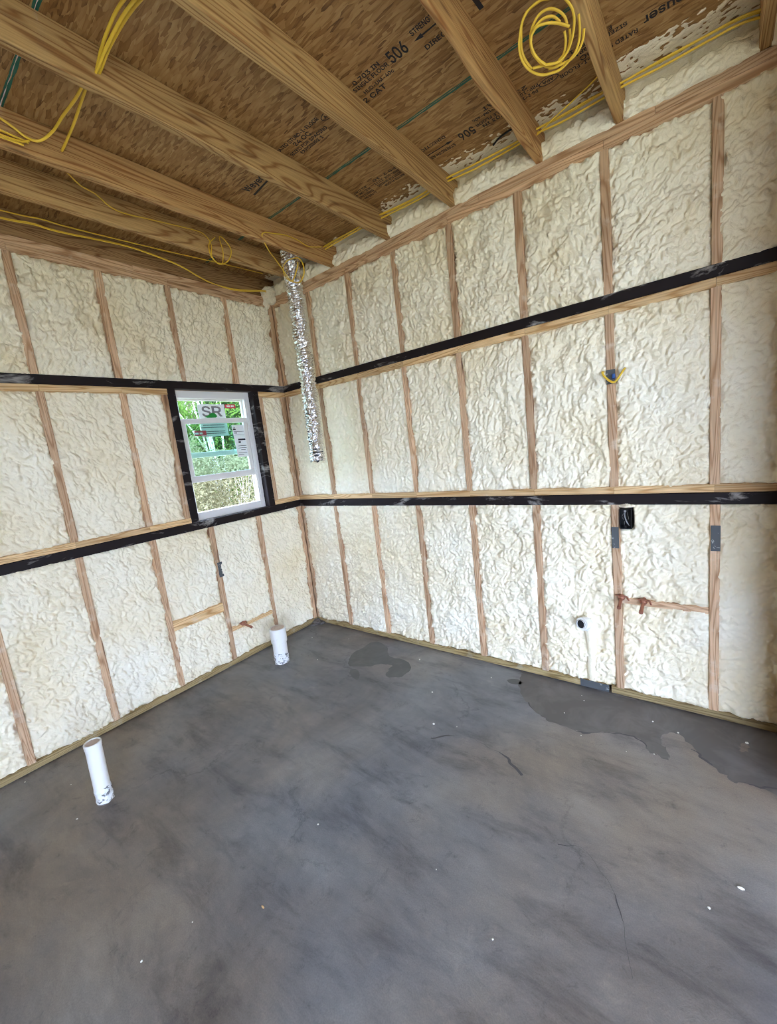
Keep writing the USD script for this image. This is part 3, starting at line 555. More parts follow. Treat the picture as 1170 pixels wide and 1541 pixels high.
BIT = [(0.872, -0.503), (0.924, -0.478), (0.987, -0.532), (0.998, -0.572), (0.937, -0.557)]
WET = [(1.91, -0.032), (1.933, -0.133), (1.98, -0.239), (2.048, -0.3), (2.111, -0.356), (2.167, -0.38), (2.251, -0.394), (2.308, -0.402), (2.361, -0.401), (2.416, -0.371), (2.47, -0.34), (2.517, -0.323), (2.569, -0.321), (2.614, -0.348), (2.627, -0.383), (2.663, -0.395), (2.707, -0.409), (2.713, -0.382), (2.693, -0.337), (2.672, -0.299), (2.671, -0.246), (2.718, -0.202), (2.763, -0.23), (2.791, -0.281), (2.817, -0.315), (2.857, -0.353), (2.902, -0.391), (2.945, -0.407), (3.001, -0.4), (3.09, -0.376), (3.09, -.004), (2.5, -.004), (1.95, -.004)]
patch(RING, M['damp'], seed=2, jit=.006); patch(BIT, M['damp'], seed=4)
patch([(1.86, -.13), (1.91, -.10), (1.95, -.125), (1.92, -.155), (1.88, -.155)], M['damp'], seed=5, jit=.003)
patch(WET, M['damp2'], seed=6, jit=.010, holes=[[(2.955, -0.18), (2.979, -0.141), (2.992, -0.159), (2.981, -0.197), (2.958, -0.21)]])
def tide(pts, w, mat, seed, z=.0012):
    p = np.asarray(pts, float); g = np.random.default_rng(seed); q = spline(np.c_[p, np.zeros(len(p))], 8)[:, :2]; q = q + ndimage.gaussian_filter1d(g.standard_normal(q.shape), 1.0, axis=0) * .006
    d = np.gradient(q, axis=0); nrm = np.c_[-d[:, 1], d[:, 0]] / (np.linalg.norm(d, axis=1)[:, None] + 1e-9); ww = w * np.clip(.55 + ndimage.gaussian_filter1d(g.standard_normal(len(q)), 3) * 1.6, .08, 1.6)[:, None]
    P = np.stack([np.c_[q + nrm * ww, np.full(len(q), z)], np.c_[q - nrm * ww, np.full(len(q), z)]], 1); me = grid_mesh(P)
    if me.face_normals[:, 2].mean() < 0: me.invert()
    obj('tide_line', me, mat, fl)
tide(WET[3:16], .006, M['tide'], 21); tide(WET[23:30], .004, M['tide'], 22)
tide([(1.72, -.80), (1.80, -.74), (1.90, -.70), (2.0, -.72), (2.10, -.74), (2.2, -.80)], .005, M['tide'], 23); tide([(2.42, -1.05), (2.50, -1.02), (2.60, -1.10), (2.66, -1.20), (2.70, -1.33)], .006, M['tide'], 24)

# ------------------------------------------------------------------ window
wd = thing('window_1', 'white single-hung window with its lower sash raised halfway', kind='structure')
YL, YR, FX0, FX1 = -JL1, -JR1, -0.108, -0.054        # opening edges (y), frame depth range (x)
def wb(y0, y1, z0, z1, x0, x1, name, par, mat='vinyl', c=.003):
    return board(name, par, M[mat], x0, x1, y0, y1, z0, z1, c=c)
fr = UsdGeom.Xform.Define(stage, str(wd.GetPath()) + '/window_frame').GetPrim()
fw = .046
wb(YL, YL + .030, L1, U1, FX0, FX1, 'side_rail', fr); wb(YR - fw, YR, L1, U1, FX0, FX1, 'side_rail', fr)
wb(YL + .030, YR - fw, U1 - .052, U1, FX0, FX1, 'head_rail', fr); wb(YL + .030, YR - fw, L1, L1 + .055, FX0, FX1, 'sill_rail', fr)
# channel line on the frame's right side
wb(YR - .032, YR - .024, L1 + .055, U1 - .052, FX1, FX1 + .004, 'track', fr, c=.001)
wb(YR - fw - .010, YR - fw, L1 + .055, U1 - .052, FX0 + .008, FX0 + .022, 'track', fr, c=.001)
us = UsdGeom.Xform.Define(stage, str(wd.GetPath()) + '/upper_sash').GetPrim()
UX0, UX1 = -.104, -.088
wb(YL + .030, YR - fw, 1.568, 1.606, UX0 - .004, UX1, 'sash_rail', us); wb(YL + .030, YL + .046, 1.606, U1 - .052, UX0, UX1, 'stile', us); wb(YR - fw - .014, YR - fw, 1.606, U1 - .052, UX0, UX1, 'stile', us)
wb(YL + .046, YR - fw - .014, U1 - .064, U1 - .052, UX0, UX1, 'sash_rail', us)
obj('glass_pane', bx(-.0975, -.0945, YL + .044, YR - fw - .012, 1.600, U1 - .06), M['glass'], us)
ls = UsdGeom.Xform.Define(stage, str(wd.GetPath()) + '/lower_sash').GetPrim()
SX0, SX1 = -.084, -.062; yl, yr = YL + .031, YR - fw - .001
wb(yl, yr, 1.808, 1.844, SX0, SX1, 'sash_rail', ls); wb(yl, yr, 1.394, 1.440, SX0, SX1, 'sash_rail', ls)
wb(yl, yl + .032, 1.440, 1.808, SX0, SX1, 'stile', ls); wb(yr - .033, yr, 1.440, 1.808, SX0, SX1, 'stile', ls)
obj('glass_pane', bx(-.0745, -.0715, yl + .03, yr - .031, 1.436, 1.812), M['glass_teal'], ls)
# stickers on the glass
XS = -.0940
def card(par, y0, y1, z0, z1, x, mat, name='sticker'): return obj(name, bx(x, x + .0006, y0, y1, z0, z1), M[mat], par)
st = card(us, -.733, -.520, 1.716, 1.950, XS, 'sticker')
def wtext(par_prim, txt, y, z, length, h, x, mat, mirror=False):
    me = meshkit.text_mesh(txt, h, .0004, bold=True); v = me.vertices; Y = (v[:, 0] - v[:, 0].min()) * length / (v[:, 0].max() - v[:, 0].min())
    obj('printed_text', trimesh.Trimesh(np.c_[x + v[:, 2], y + Y, z + v[:, 1]], me.faces, process=False), M[mat], par_prim)
for t_, y_, l_ in (('S', -.706, .070), ('R', -.626, .078)): wtext(us, t_, y_, 1.862, l_, .072, XS + .0008, 'print_grey')
obj('printed_mark', trimesh.creation.extrude_polygon(Polygon([(0, 0), (.03, .012), (.06, .03), (.085, .024), (.10, .004), (.085, -.006), (.02, -.006)]), .0004, engine='earcut'), M['print_green'], us,
    xf=np.array([[0, 1, 0, 0], [0, 0, 1, 0], [1, 0, 0, 0], [XS + .0016, -.690, 1.858, 1.0]]))
for k, (z_, w_) in enumerate(((1.795, .17), (1.778, .19), (1.748, .16), (1.734, .18))): obj('printed_mark', bx(XS + .0006, XS + .0010, -.545 - w_ + .0, -.545, z_, z_ + .006), M['print_grey'], us)
rs = card(us, -.512, -.424, 1.921, 1.950, XS, 'print_red'); rs2 = card(us, -.790, -.700, 1.724, 1.760, XS + .0008, 'print_red'); obj('printed_mark', bx(XS + .0008, XS + .0014, -.735, -.690, 1.715, 1.720), M['print_red'], us)
for y0, y1, z0, z1 in ((-.50, -.47, 1.930, 1.942), (-.462, -.436, 1.930, 1.942)): obj('printed_mark', bx(XS + .0008, XS + .0012, y0, y1, z0, z1), M['sticker'], us)
for y0, y1 in ((-.785, -.760), (-.752, -.73)): obj('printed_mark', bx(XS + .0016, XS + .0020, y0, y1, 1.735, 1.748), M['sticker'], us)
XL = -.0713
lb = obj('sticker', trimesh.creation.extrude_polygon(Polygon([(0, 0), (.090, 0), (.104, .247), (-.012, .247)]), .0006, engine='earcut'), M['sticker'], ls, xf=np.array([[0, 1, 0, 0], [0, 0, 1, 0], [1, 0, 0, 0], [XL, -.487, 1.543, 1.0]]))
for y0, y1, z0, z1 in ((-.462, -.398, 1.672, 1.684), (-.462, -.442, 1.652, 1.664), (-.470, -.398, 1.628, 1.631), (-.472, -.396, 1.612, 1.615), (-.476, -.400, 1.575, 1.578), (-.478, -.430, 1.558, 1.562), (-.490, -.396, 1.738, 1.741), (-.488, -.40, 1.712, 1.714), (-.488, -.462, 1.726, 1.732), (-.450, -.41, 1.597, 1.600)):
    obj('printed_mark', bx(XL + .0007, XL + .0011, y0, y1, z0, z1), M['ink'], ls)
tri = Polygon([(0, 0), (.026, 0), (.013, .026)]); obj('printed_mark', trimesh.creation.extrude_polygon(tri.difference(affinity.scale(tri, .45, .45)), .0004, engine='earcut'), M['ink'], ls, xf=np.array([[0, 1, 0, 0], [0, 0, 1, 0], [1, 0, 0, 0], [XL + .0007, -.493, 1.752, 1.0]]))

# ------------------------------------------------------------------ flexible foil duct
def duct():
    cx, cy, z0, z1, r = .556, -.24, 1.447, 2.90, .0535
    t = thing('flexible_duct', 'crinkled silver foil flexible duct hanging from the joists in the corner', 'duct', loc=(cx, cy, z0))
    n = int((z1 - z0) / .0036); sides = 56; z = np.linspace(0, z1 - z0, n); a = np.arange(sides) * 2 * np.pi / sides
    Z, A = np.meshgrid(z, a, indexing='ij')
    ph = Z / .021 + A / (2 * np.pi); tri = 2 * np.abs(2 * (ph - np.floor(ph + .5))) - 1
    R = r + .0062 * tri + .0030 * np.abs(gnoise((n, sides), (.9, 1.1), 77)) - .003 + .0018 * gnoise((n, sides), (5, 4), 78)
    R = R * (1 + .05 * np.exp(-((Z - (z1 - z0) + .05) / .05) ** 2)); bend = .010 * np.sin(np.pi * Z / (z1 - z0)) - .006 * Z / (z1 - z0)
    Zj = Z + .003 * gnoise((n, sides), (3, 3), 79) + np.where(Z < .02, (1 - Z / .02) * .007 * gnoise((n, sides), (40, 3), 80), 0)
    P = np.stack([R * np.cos(A) + bend, R * np.sin(A), Zj], -1); P = np.concatenate([P, P[:, :1]], 1)
    me = grid_mesh(P); me.invert(); obj('duct_body', me, M['foil'], t)
    q = np.linspace(0, 2 * np.pi, 49); Rin = r - .006
    P = np.stack([np.stack([Rin * np.cos(q), Rin * np.sin(q), np.full(49, zz)], -1) for zz in (.002, .35)]); obj('inner_liner', grid_mesh(P), M['dark'], t)
    for a0, a1 in ((-2.35, -1.75), (-.95, -.55)):            # torn black liner showing at the rim
        q = np.linspace(a0, a1, 9); P = np.stack([np.stack([(r + .001) * np.cos(q), (r + .001) * np.sin(q), np.full(9, zz) + (.004 * np.sin(q * 9) if zz < 0 else 0)], -1) for zz in (-.006, .010)]); obj('torn_liner', grid_mesh(P), M['dark'], t)
duct()

# ------------------------------------------------------------------ pipes
def floor_pipe(name, label, x, y, r, h, tilt, capped):
    t = thing(name, label, 'pipe', loc=(x, y, 0))
    sx, sy = tilt
    def lean(me): v = me.vertices; v[:, 0] += sx * v[:, 2]; v[:, 1] += sy * v[:, 2]; return me
    if not capped:
        obj('pipe_body', lean(lathe([(r, .0), (r, h - .030), (r + .0015, h - .027), (r + .0025, h - .004), (r + .001, h), (r - .004, h), (r - .005, h - .004)], 48)), M['pvc'], t, smooth=40)
        c = lathe([(r - .005, h - .004), (r * .5, h - .003), (.0001, h - .0035)], 48); c.vertices[:, 2] += (meshkit.noise(c.vertices * 60, 3) - .5) * .004; obj('tape_cover', lean(c), M['cap'], t, smooth=True)
    else:
        obj('pipe_body', lean(lathe([(r, 0), (r, h - .03)], 48)), M['pvc'], t, smooth=40)
        obj('cap', lean(lathe([(r, h * .60), (r + .006, h * .60), (r + .007, h * .61), (r + .007, h - .004), (r + .004, h), (r - .003, h)], 48)), M['pvc'], t, smooth=40)
        c = lathe([(r - .003, h), (r * .5, h + .001), (.0001, h)], 48); c.vertices[:, 2] += (meshkit.noise(c.vertices * 50, 5) - .5) * .005; obj('tape_cover', lean(c), M['cap'], t, smooth=True)
    n, k = 64, 22; z = np.linspace(0, h * (.30 if not capped else .33), k); a = np.linspace(0, 2 * np.pi, n); Z, A = np.meshgrid(z, a, indexing='ij')
    R = r + .0016 + .0022 * np.clip(gnoise((k, n), (1.2, 1.6), int(x * 100)), -.9, 2) * (1 - Z / z[-1]) ** .5 - .003 * (Z / z[-1]) ** 4; R[:, -1] = R[:, 0]
    me = grid_mesh(np.stack([R * np.cos(A), R * np.sin(A), Z], -1)); me.invert(); obj('cement_crust', lean(me), M['pvc_dirty'], t, smooth=True)
floor_pipe('drain_pipe', 'tall white plastic drain pipe standing on the concrete near the left wall', .592, -1.918, .034, .302, (.008, .012), False)
floor_pipe('drain_pipe', 'short white plastic drain pipe with a wide collar, beside the left wall near the corner', .304, -.645, .052, .268, (.012, .01), True)

def wall_drain():
    t = thing('wall_drain', 'white plastic drain elbow stub coming out of the foam low on the right wall', 'pipe', loc=(2.300, 0, .05))
    obj('riser_pipe', tube([(.012, .024, 0), (.011, .022, .2), (.006, .014, .30), (0, -.002, .345)], .0275, 24, 6), M['foam'], t, smooth=40)
    # elbow opens to the room, slightly up and to the left
    d = np.array([-.30, -.92, .18]); d /= np.linalg.norm(d); c = np.array([0, -.006, .352])
    obj('elbow', tube([(0.003, -.004, .32), (0, -.012, .352), *(c + d * s for s in (.025, .04))], .031, 24, 6), M['pvc'], t, smooth=40)
    hub = lathe([(.0220, .010), (.0220, .0), (.0255, -.003), (.0335, -.001), (.036, -.006), (.036, -.040), (.031, -.044)], 40); inner = lathe([(.0001, .004), (.0225, .004), (.0225, -.002)], 40)
    b = d; r = np.cross([0, 0, 1], b); r /= np.linalg.norm(r); u = np.cross(b, r); m = np.eye(4); m[0, :3] = r; m[1, :3] = u; m[2, :3] = b; m[3, :3] = c + d * .055
    obj('hub', hub, M['pvc'], t, smooth=40, xf=m); obj('bore', inner, M['dark'], t, xf=m)
wall_drain()

# copper stubs
def stub(label, p, direction, L, plate_side):
    t = thing('copper_stub_out', label, 'pipe', group=None, loc=p); d = np.asarray(direction, float); d /= np.linalg.norm(d)
    obj('copper_tube', tube([-d * .03, d * .3 * L, d * .97 * L, d * L], [.0085] * 3 * 6 + [.0085] if False else .0085, 14, 6), M['copper'], t, smooth=40)
    obj('end_cap', tube([d * (L - .012), d * (L - .002), d * (L + .003)], .0098, 14, 4), M['copper'], t, smooth=40)
    obj('elbow_body', blob((0, 0, 0), .017, int(abs(p[0]) * 100), amp=.12, sub=3), M['copper'], t, smooth=True)
    s = np.asarray(plate_side, float); up = np.array([0, 0, 1.0])
    ear = trimesh.util.concatenate([tube([s * -.026 + up * .008, up * .010, s * .028 + up * .006], .0085, 10, 5, flat=.5), tube([s * .028 + up * .006, s * .034 - up * .012], .007, 10, 5, flat=.6)])
    obj('mounting_ear', ear, M['copper'], t, smooth=True)
stub('copper water stub on the stud below the black electrical box', (2.474, -.008, .575), (.02, -.95, -.30), .085, (1, 0, 0))
stub('copper water stub in the middle of the low blocking of the right wall', (2.575, -.010, .566), (-.02, -.95, -.30), .085, (1, 0, 0))
stub('single copper water stub on the left wall above the short pipe', (.008, -.735, .285), (.95, .10, -.16), .095, (0, 1, 0))

# electrical box
def ebox():
    x0, x1, z0, z1 = 2.4765, 2.5300, .9470, 1.0480
    t = thing('electrical_box', 'black plastic outlet box with loose wires, under the lower steel band', 'electrical box', loc=(x0, 0, z0)); w, h = x1 - x0, z1 - z0
    f0, f1, k = -.012, .05, .003
    bm = [bx(0, k, f0, f1, 0, h), bx(w - k, w, f0, f1, 0, h), bx(k, w - k, f0, f1, 0, k), bx(k, w - k, f0, f1, h - k, h), bx(k, w - k, f1 - k, f1, k, h - k)]
    obj('box_body', trimesh.util.concatenate(bm), M['black_plastic'], t)
    for z in (.010, h - .010): obj('screw_boss', bx(w / 2 - .006, w / 2 + .006, f0 + .002, f1, z - .006, z + .006), M['black_plastic'], t)
    obj('screw', bx(w / 2 - .005, w / 2 + .004, f0 - .001, f0 + .003, h - .014, h - .005), M['white_wire'], t)
    for pts, mt in (([(.012, .03, .04), (.010, 0, .060), (.016, -.004, .074), (.020, .02, .080)], 'wire'), ([(.022, .03, .085), (.022, -.004, .070), (.028, -.010, .045), (.038, -.006, .022), (.044, .01, .012)], 'white_wire'), ([(.024, .03, .088), (.025, 0, .066), (.032, -.006, .040), (.040, 0, .020)], 'wire'), ([(.030, .03, .08), (.036, -.002, .070), (.040, -.004, .056), (.036, .02, .044)], 'wire'), ([(.016, .03, .03), (.020, .0, .026), (.018, .02, .012)], 'wire')):
        obj('loose_wire', tube(pts, .0013, 6, 6), M[mt], t, smooth=True)
ebox()

# nail plates
def nplate(label, side, a0, a1, z0, z1, seed, d=-.0016):
    q = np.random.default_rng(seed); t = thing('nail_plate', label, 'nail plate', loc=((a0, -d * -1, z0) if side == 'R' else (0, -a1, z0)))
    me = bevel_bar(z1 - z0, .0016, a1 - a0, .0004); c = ((a1 - a0) / 2, (z1 - z0) / 2)
    obj('plate', me, M['nail_plate'], t, xf=np.array([[0, 0, 1, 0], [0, 1, 0, 0], [1, 0, 0, 0], [c[0], -.0009, c[1], 1.]]) if side == 'R' else np.array([[0, 0, 1, 0], [1, 0, 0, 0], [0, 1, 0, 0], [.0009, c[0], c[1], 1.]]))
nplate('grey steel nail plate smeared with foam, just below the black electrical box', 'R', 2.437, 2.470, .840, .953, 1)
nplate('grey steel nail plate on the stud nearest the right edge', 'R', 2.847, 2.882, .852, .972, 2)
nplate('grey steel nail plate on a left wall stud under the window', 'L', .812, .848, .690, .801, 3)
nplate('grey steel nail plate half hidden behind the yellow cable loop', 'R', 2.434, 2.474, 1.672, 1.740, 4)
t = thing('nail_plate', 'grey steel plate nailed over the gap in the bottom plate of the right wall', 'nail plate', loc=(2.25, -.003, .003)); obj('plate', bx(0, .15, -.0016, 0, .002, .045), M['nail_plate'], t)

# ------------------------------------------------------------------ yellow electrical cables
def cable(label, strands, r=.0044, name='electrical_cable', group=None, part='cable', extra=()):
    strands = [np.asarray(s, float) for s in strands]; o = strands[0][0]
    t = thing(name, label, 'cable', group=group, loc=o)
    for s in strands: obj(part, tube(s - o, r, 8, 6, flat=.8), M['cable'], t, smooth=True)
    return t, o
COIL = [
 [(2.56, -.70, 2.915), (2.52, -.735, 2.87), (2.467, -0.747, 2.813), (2.426, -0.76, 2.816), (2.388, -0.765, 2.81), (2.364, -0.759, 2.794), (2.35, -0.746, 2.771), (2.342, -0.734, 2.752), (2.342, -0.717, 2.729), (2.351, -0.699, 2.708), (2.369, -0.682, 2.691), (2.392, -0.667, 2.679), (2.416, -0.658, 2.675), (2.443, -0.65, 2.674), (2.469, -0.649, 2.681), (2.49, -0.651, 2.691), (2.503, -0.656, 2.702), (2.512, -0.665, 2.717), (2.517, -0.678, 2.737), (2.519, -0.695, 2.761)],
 [(2.424, -0.751, 2.824), (2.469, -0.756, 2.806), (2.487, -0.744, 2.795), (2.495, -0.736, 2.787), (2.506, -0.72, 2.769), (2.508, -0.705, 2.75), (2.502, -0.692, 2.73), (2.492, -0.681, 2.712), (2.48, -0.674, 2.698), (2.461, -0.671, 2.687), (2.439, -0.674, 2.684), (2.407, -0.686, 2.689), (2.372, -0.698, 2.693)],
 [(2.495, -0.711, 2.732), (2.469, -0.727, 2.746), (2.445, -0.74, 2.755), (2.42, -0.75, 2.759), (2.403, -0.753, 2.757), (2.388, -0.749, 2.747), (2.383, -0.741, 2.734), (2.386, -0.726, 2.715), (2.397, -0.71, 2.697), (2.413, -0.695, 2.682)],
 [(2.469, -0.715, 2.757), (2.458, -0.727, 2.769), (2.445, -0.735, 2.776), (2.424, -0.742, 2.777), (2.404, -0.743, 2.772), (2.388, -0.74, 2.763), (2.382, -.735, 2.745)],
 [(2.484, -0.691, 2.756), (2.48, -0.703, 2.772), (2.468, -0.717, 2.786), (2.447, -0.731, 2.798), (2.424, -0.738, 2.8), (2.404, -0.739, 2.794), (2.386, -0.733, 2.78), (2.376, -0.723, 2.762), (2.374, -0.706, 2.739), (2.383, -0.69, 2.721), (2.4, -0.672, 2.701), (2.425, -0.656, 2.688), (2.455, -0.647, 2.688), (2.482, -0.642, 2.69), (2.506, -0.644, 2.702), (2.52, -0.652, 2.717), (2.527, -0.664, 2.736)],
 [(2.474, -0.69, 2.745), (2.474, -0.678, 2.729), (2.469, -0.668, 2.713), (2.459, -0.661, 2.701), (2.444, -0.66, 2.695)],
 [(2.488, -0.681, 2.748), (2.485, -0.668, 2.729), (2.473, -0.656, 2.709), (2.456, -0.652, 2.698), (2.435, -0.651, 2.689), (2.411, -0.658, 2.691)],
 [(2.424, -0.751, 2.824), (2.382, -0.756, 2.817), (2.36, -0.749, 2.799), (2.35, -0.733, 2.774), (2.345, -0.716, 2.75), (2.35, -0.699, 2.728), (2.363, -0.679, 2.706)]]
cable('thick coil of yellow cable hanging from the ceiling between two joists', COIL, .0043, name='cable_coil')
cable('yellow cables dropping across the ceiling through the joists at the upper left', [
    [(1.72, -1.50, 2.915), (1.60, -1.53, 2.912), (1.45, -1.560, 2.908), (1.33, -1.590, 2.865), (1.235, -1.600, 2.832), (1.19, -1.612, 2.836), (1.05, -1.590, 2.86), (.90, -1.575, 2.862), (.80, -1.575, 2.85), (.735, -1.577, 2.842)],
    [(1.72, -1.52, 2.914), (1.60, -1.55, 2.905), (1.45, -1.585, 2.885), (1.33, -1.605, 2.85), (1.235, -1.610, 2.828), (1.19, -1.622, 2.832), (1.05, -1.612, 2.85), (.92, -1.612, 2.865), (.82, -1.625, 2.852), (.765, -1.66, 2.830), (.76, -1.70, 2.828), (.76, -1.735, 2.846), (.76, -1.79, 2.866), (.76, -1.90, 2.88)],
    [(1.72, -1.53, 2.90), (1.60, -1.565, 2.90), (1.45, -1.598, 2.895), (1.33, -1.612, 2.86), (1.236, -1.607, 2.836)]], .0048)
cable('yellow cables looping at the left edge along a joist side', [
    [(.752, -1.95, 2.835), (.757, -1.80, 2.820), (.757, -1.74, 2.816), (.757, -1.695, 2.812)], [(.755, -1.95, 2.815), (.758, -1.80, 2.803), (.758, -1.725, 2.805), (.757, -1.69, 2.820)], [(.758, -1.95, 2.80), (.762, -1.80, 2.792), (.764, -1.715, 2.792)]], .0050)
cable('pair of long yellow cables sagging along the rim above the left wall', [
    [(.12, -2.4, 2.80), (.12, -2.0, 2.795), (.12, -1.679, 2.798), (.12, -1.549, 2.809), (.12, -1.438, 2.806), (.12, -1.139, 2.826), (.12, -0.981, 2.819), (.12, -0.802, 2.795), (.12, -0.675, 2.755), (.12, -0.584, 2.735), (.12, -0.43, 2.731), (.115, -0.287, 2.752), (.09, -0.131, 2.79), (.05, -.06, 2.80)],
    [(.115, -2.4, 2.81), (.115, -2.0, 2.80), (.112, -1.679, 2.806), (.112, -1.549, 2.818), (.112, -1.438, 2.814), (.112, -1.139, 2.834), (.112, -0.981, 2.827), (.113, -0.802, 2.803), (.113, -0.675, 2.762), (.114, -0.584, 2.740), (.115, -0.43, 2.726), (.11, -0.287, 2.746), (.085, -0.131, 2.785), (.045, -.06, 2.795)]], .0040)
cable('upper yellow cable stapled along the rim above the left wall', [[(.12, -2.4, 2.83), (0.12, -1.672, 2.836), (0.12, -1.515, 2.847), (0.12, -1.402, 2.845), (0.12, -1.149, 2.853), (0.12, -0.83, 2.867), (0.12, -0.503, 2.885), (0.12, -0.141, 2.90)]], .0042)
cable('thin yellow cable with a small hanging loop on a joist near the corner', [
    [(.700, -1.56, 2.786), (.60, -1.48, 2.81), (.50, -1.38, 2.85), (.428, -1.262, 2.845), (.420, -1.08, 2.862), (.420, -0.86, 2.882), (.420, -.78, 2.878), (.425, -.745, 2.83), (.428, -.755, 2.76), (.43, -.715, 2.722), (.43, -.645, 2.76), (.43, -.612, 2.83), (.43, -.650, 2.882), (.432, -.685, 2.885), (.432, -.675, 2.80), (.432, -.70, 2.725), (.432, -.76, 2.75), (.432, -.765, 2.82), (.432, -.715, 2.875)]], .0038)
cable('yellow cable loop hanging around the top of the foil duct', [
    [(.745, -.118, 2.872), (.745, -.18, 2.855), (.745, -.247, 2.842), (.745, -.335, 2.856), (.745, -.424, 2.856), (.745, -.52, 2.838), (.745, -.588, 2.823), (.735, -.60, 2.80), (.68, -.52, 2.766), (.62, -.42, 2.755), (.59, -.34, 2.715), (.597, -.31, 2.672), (.64, -.309, 2.640), (.70, -.309, 2.625), (.745, -.309, 2.665), (.742, -.309, 2.725), (.71, -.309, 2.765), (.66, -.309, 2.780), (.60, -.309, 2.785), (.557, -.309, 2.765), (.552, -.309, 2.715), (.585, -.309, 2.672), (.63, -.309, 2.655), (.69, -.309, 2.715), (.70, -.309, 2.745)]], .0040)
def run(y, z, seed, r=.0048):
    q = np.random.default_rng(seed); x = np.array([.66, .80, 1.03, 1.18, 1.36, 1.54, 1.67, 1.87, 2.08, 2.16, 2.30, 2.45, 2.55, 2.69, 2.82, 2.93, 3.03, 3.2])
    zz = z + np.array([.0, .006, .008, .012, .002, -.004, .010, -.002, -.002, .004, -.002, .0, .002, .0, .0, -.004, -.010, -.02]) + q.uniform(-.003, .003, len(x))
    yy = y + q.uniform(-.004, .004, len(x)) + np.where(x > 2.95, .03, 0)
    return np.c_[x, yy, zz]
for k, (y, z, lb) in enumerate(((-.072, 2.866, 'lowest'), (-.088, 2.876, 'middle'), (-.066, 2.887, 'uppermost'))):
    cable(f'{lb} of the yellow cables strung through the joists above the right wall', [run(y, z, 40 + k)], .0046)
cable('thin yellow cable slanting from the right wall up to the ceiling below the coil', [[(2.16, -.07, 2.868), (2.20, -.09, 2.855), (2.27, -.12, 2.862), (2.347, -.14, 2.872), (2.42, -.15, 2.890), (2.47, -.155, 2.905), (2.50, -.16, 2.91)]], .0032)
cable('black cable lying on the foam between the cables and the ceiling', [[(1.98, -.10, 2.905), (2.02, -.115, 2.913), (2.08, -.125, 2.913), (2.15, -.13, 2.912)]], .004)
for p in list(stage.GetPrimAtPath('/World').GetChildren()):
    if p.GetCustomDataByKey('label') and str(p.GetCustomDataByKey('label')).startswith('black cable'):
        for c in p.GetChildren(): UsdShade.MaterialBindingAPI(c).Bind(M['black_plastic'])
t, o = cable('short yellow cable bent in a V poking out of a right wall stud', [[(2.424, .02, 1.735), (2.422, -.02, 1.733), (2.432, -.034, 1.712), (2.455, -.040, 1.686), (2.476, -.040, 1.676), (2.494, -.036, 1.694), (2.512, -.026, 1.722), (2.516, .0, 1.735), (2.516, .02, 1.738)]], .0055)
obj('blue_sleeve', tube([np.array([2.468, -.012, 1.716]) - o, np.array([2.470, -.014, 1.695]) - o], .008, 10, 4), M['blue'], t, smooth=True)

# ------------------------------------------------------------------ crumbs of foam on the floor
CR = [(1.678, -.704, 9, 'white foam crumb alone in the open middle of the floor'), (1.233, -.171, 8, 'white foam crumb just right of the damp ring stain'), (1.517, -.46, 8, 'white foam crumb midway between the damp ring stain and the open floor'), (2.939, -.903, 10, 'long white foam sliver near the right edge of the floor'), (2.861, -1.02, 6, 'small white crumb beside the foam sliver at the right'), (2.982, -.134, 10, 'white foam crumb on the damp strip at the far right'), (1.664, -1.789, 8, 'tan wood splinter on the floor at the bottom left'), (1.589, -1.465, 6, 'white foam crumb near the rough patch of concrete')]
for k, (x, y, s, lb) in enumerate(CR):
    wd_ = 'splinter' in lb
    obj_ = obj('wood_splinter' if wd_ else 'foam_crumb', blob((x, y, s * .0003), s * .00065, 60 + k, amp=.4, sub=2, sq=(1.4 if k in (3, 6) else 1, .6 if k in (3, 6) else .9, .6)), M['rail'] if wd_ else M['crumb'], None, smooth=True); tag(obj_, lb, 'splinter' if wd_ else 'foam crumb')
SP = [(2.096, -1.364, 'tiny foam speck in the middle of the open floor, lower half'), (2.349, -1.453, 'tiny foam speck at the bottom right of centre on the floor'), (.543, -.507, 'tiny foam speck between the short pipe and the damp ring stain'), (1.796, -.663, 'tiny foam speck right of the crumb in the open middle'),
      (1.763, -.156, 'tiny foam speck close under the right wall past the damp stain'), (2.55, -.438, 'tiny foam speck at the lower edge of the damp strip, left of a pair'), (2.654, -.398, 'tiny foam speck between the two pale dry islands of the damp strip'), (2.73, -.195, 'tiny foam speck on the upper rim of the larger dry island'),
      (2.353, -.427, 'tiny foam speck below the left end of the damp strip'), (1.466, -2.101, 'tiny foam speck at the bottom left of the floor'), (.317, -1.981, 'tiny foam speck between the tall pipe and the left wall'), (.061, -2.113, 'tiny foam speck against the left wall at the picture edge'),
      (.606, -2.035, 'tiny foam speck below the foot of the tall pipe'), (1.496, -1.951, 'tiny foam speck left of the wood splinter'), (2.238, -.292, 'tiny foam speck inside the damp strip, left part'), (2.278, -.097, 'tiny foam speck under the drain elbow by the wall'), (2.30, -.14, 'second foam speck under the drain elbow, nearer the room'),
      (2.624, -.16, 'tiny foam speck under the blocking of the right wall'), (.53, -.153, 'tiny foam speck near the corner by the right wall'), (.22, -.269, 'tiny foam speck near the corner by the left wall')]
for k, (x, y, lb) in enumerate(SP):
    tag(obj('foam_crumb', blob((x, y, .0015), .0022 + .0022 * ((k * 7) % 5) / 5, 90 + k, amp=.4, sub=1, sq=(1, 1, .6)), M['crumb'], None, smooth=True), lb, 'foam crumb')

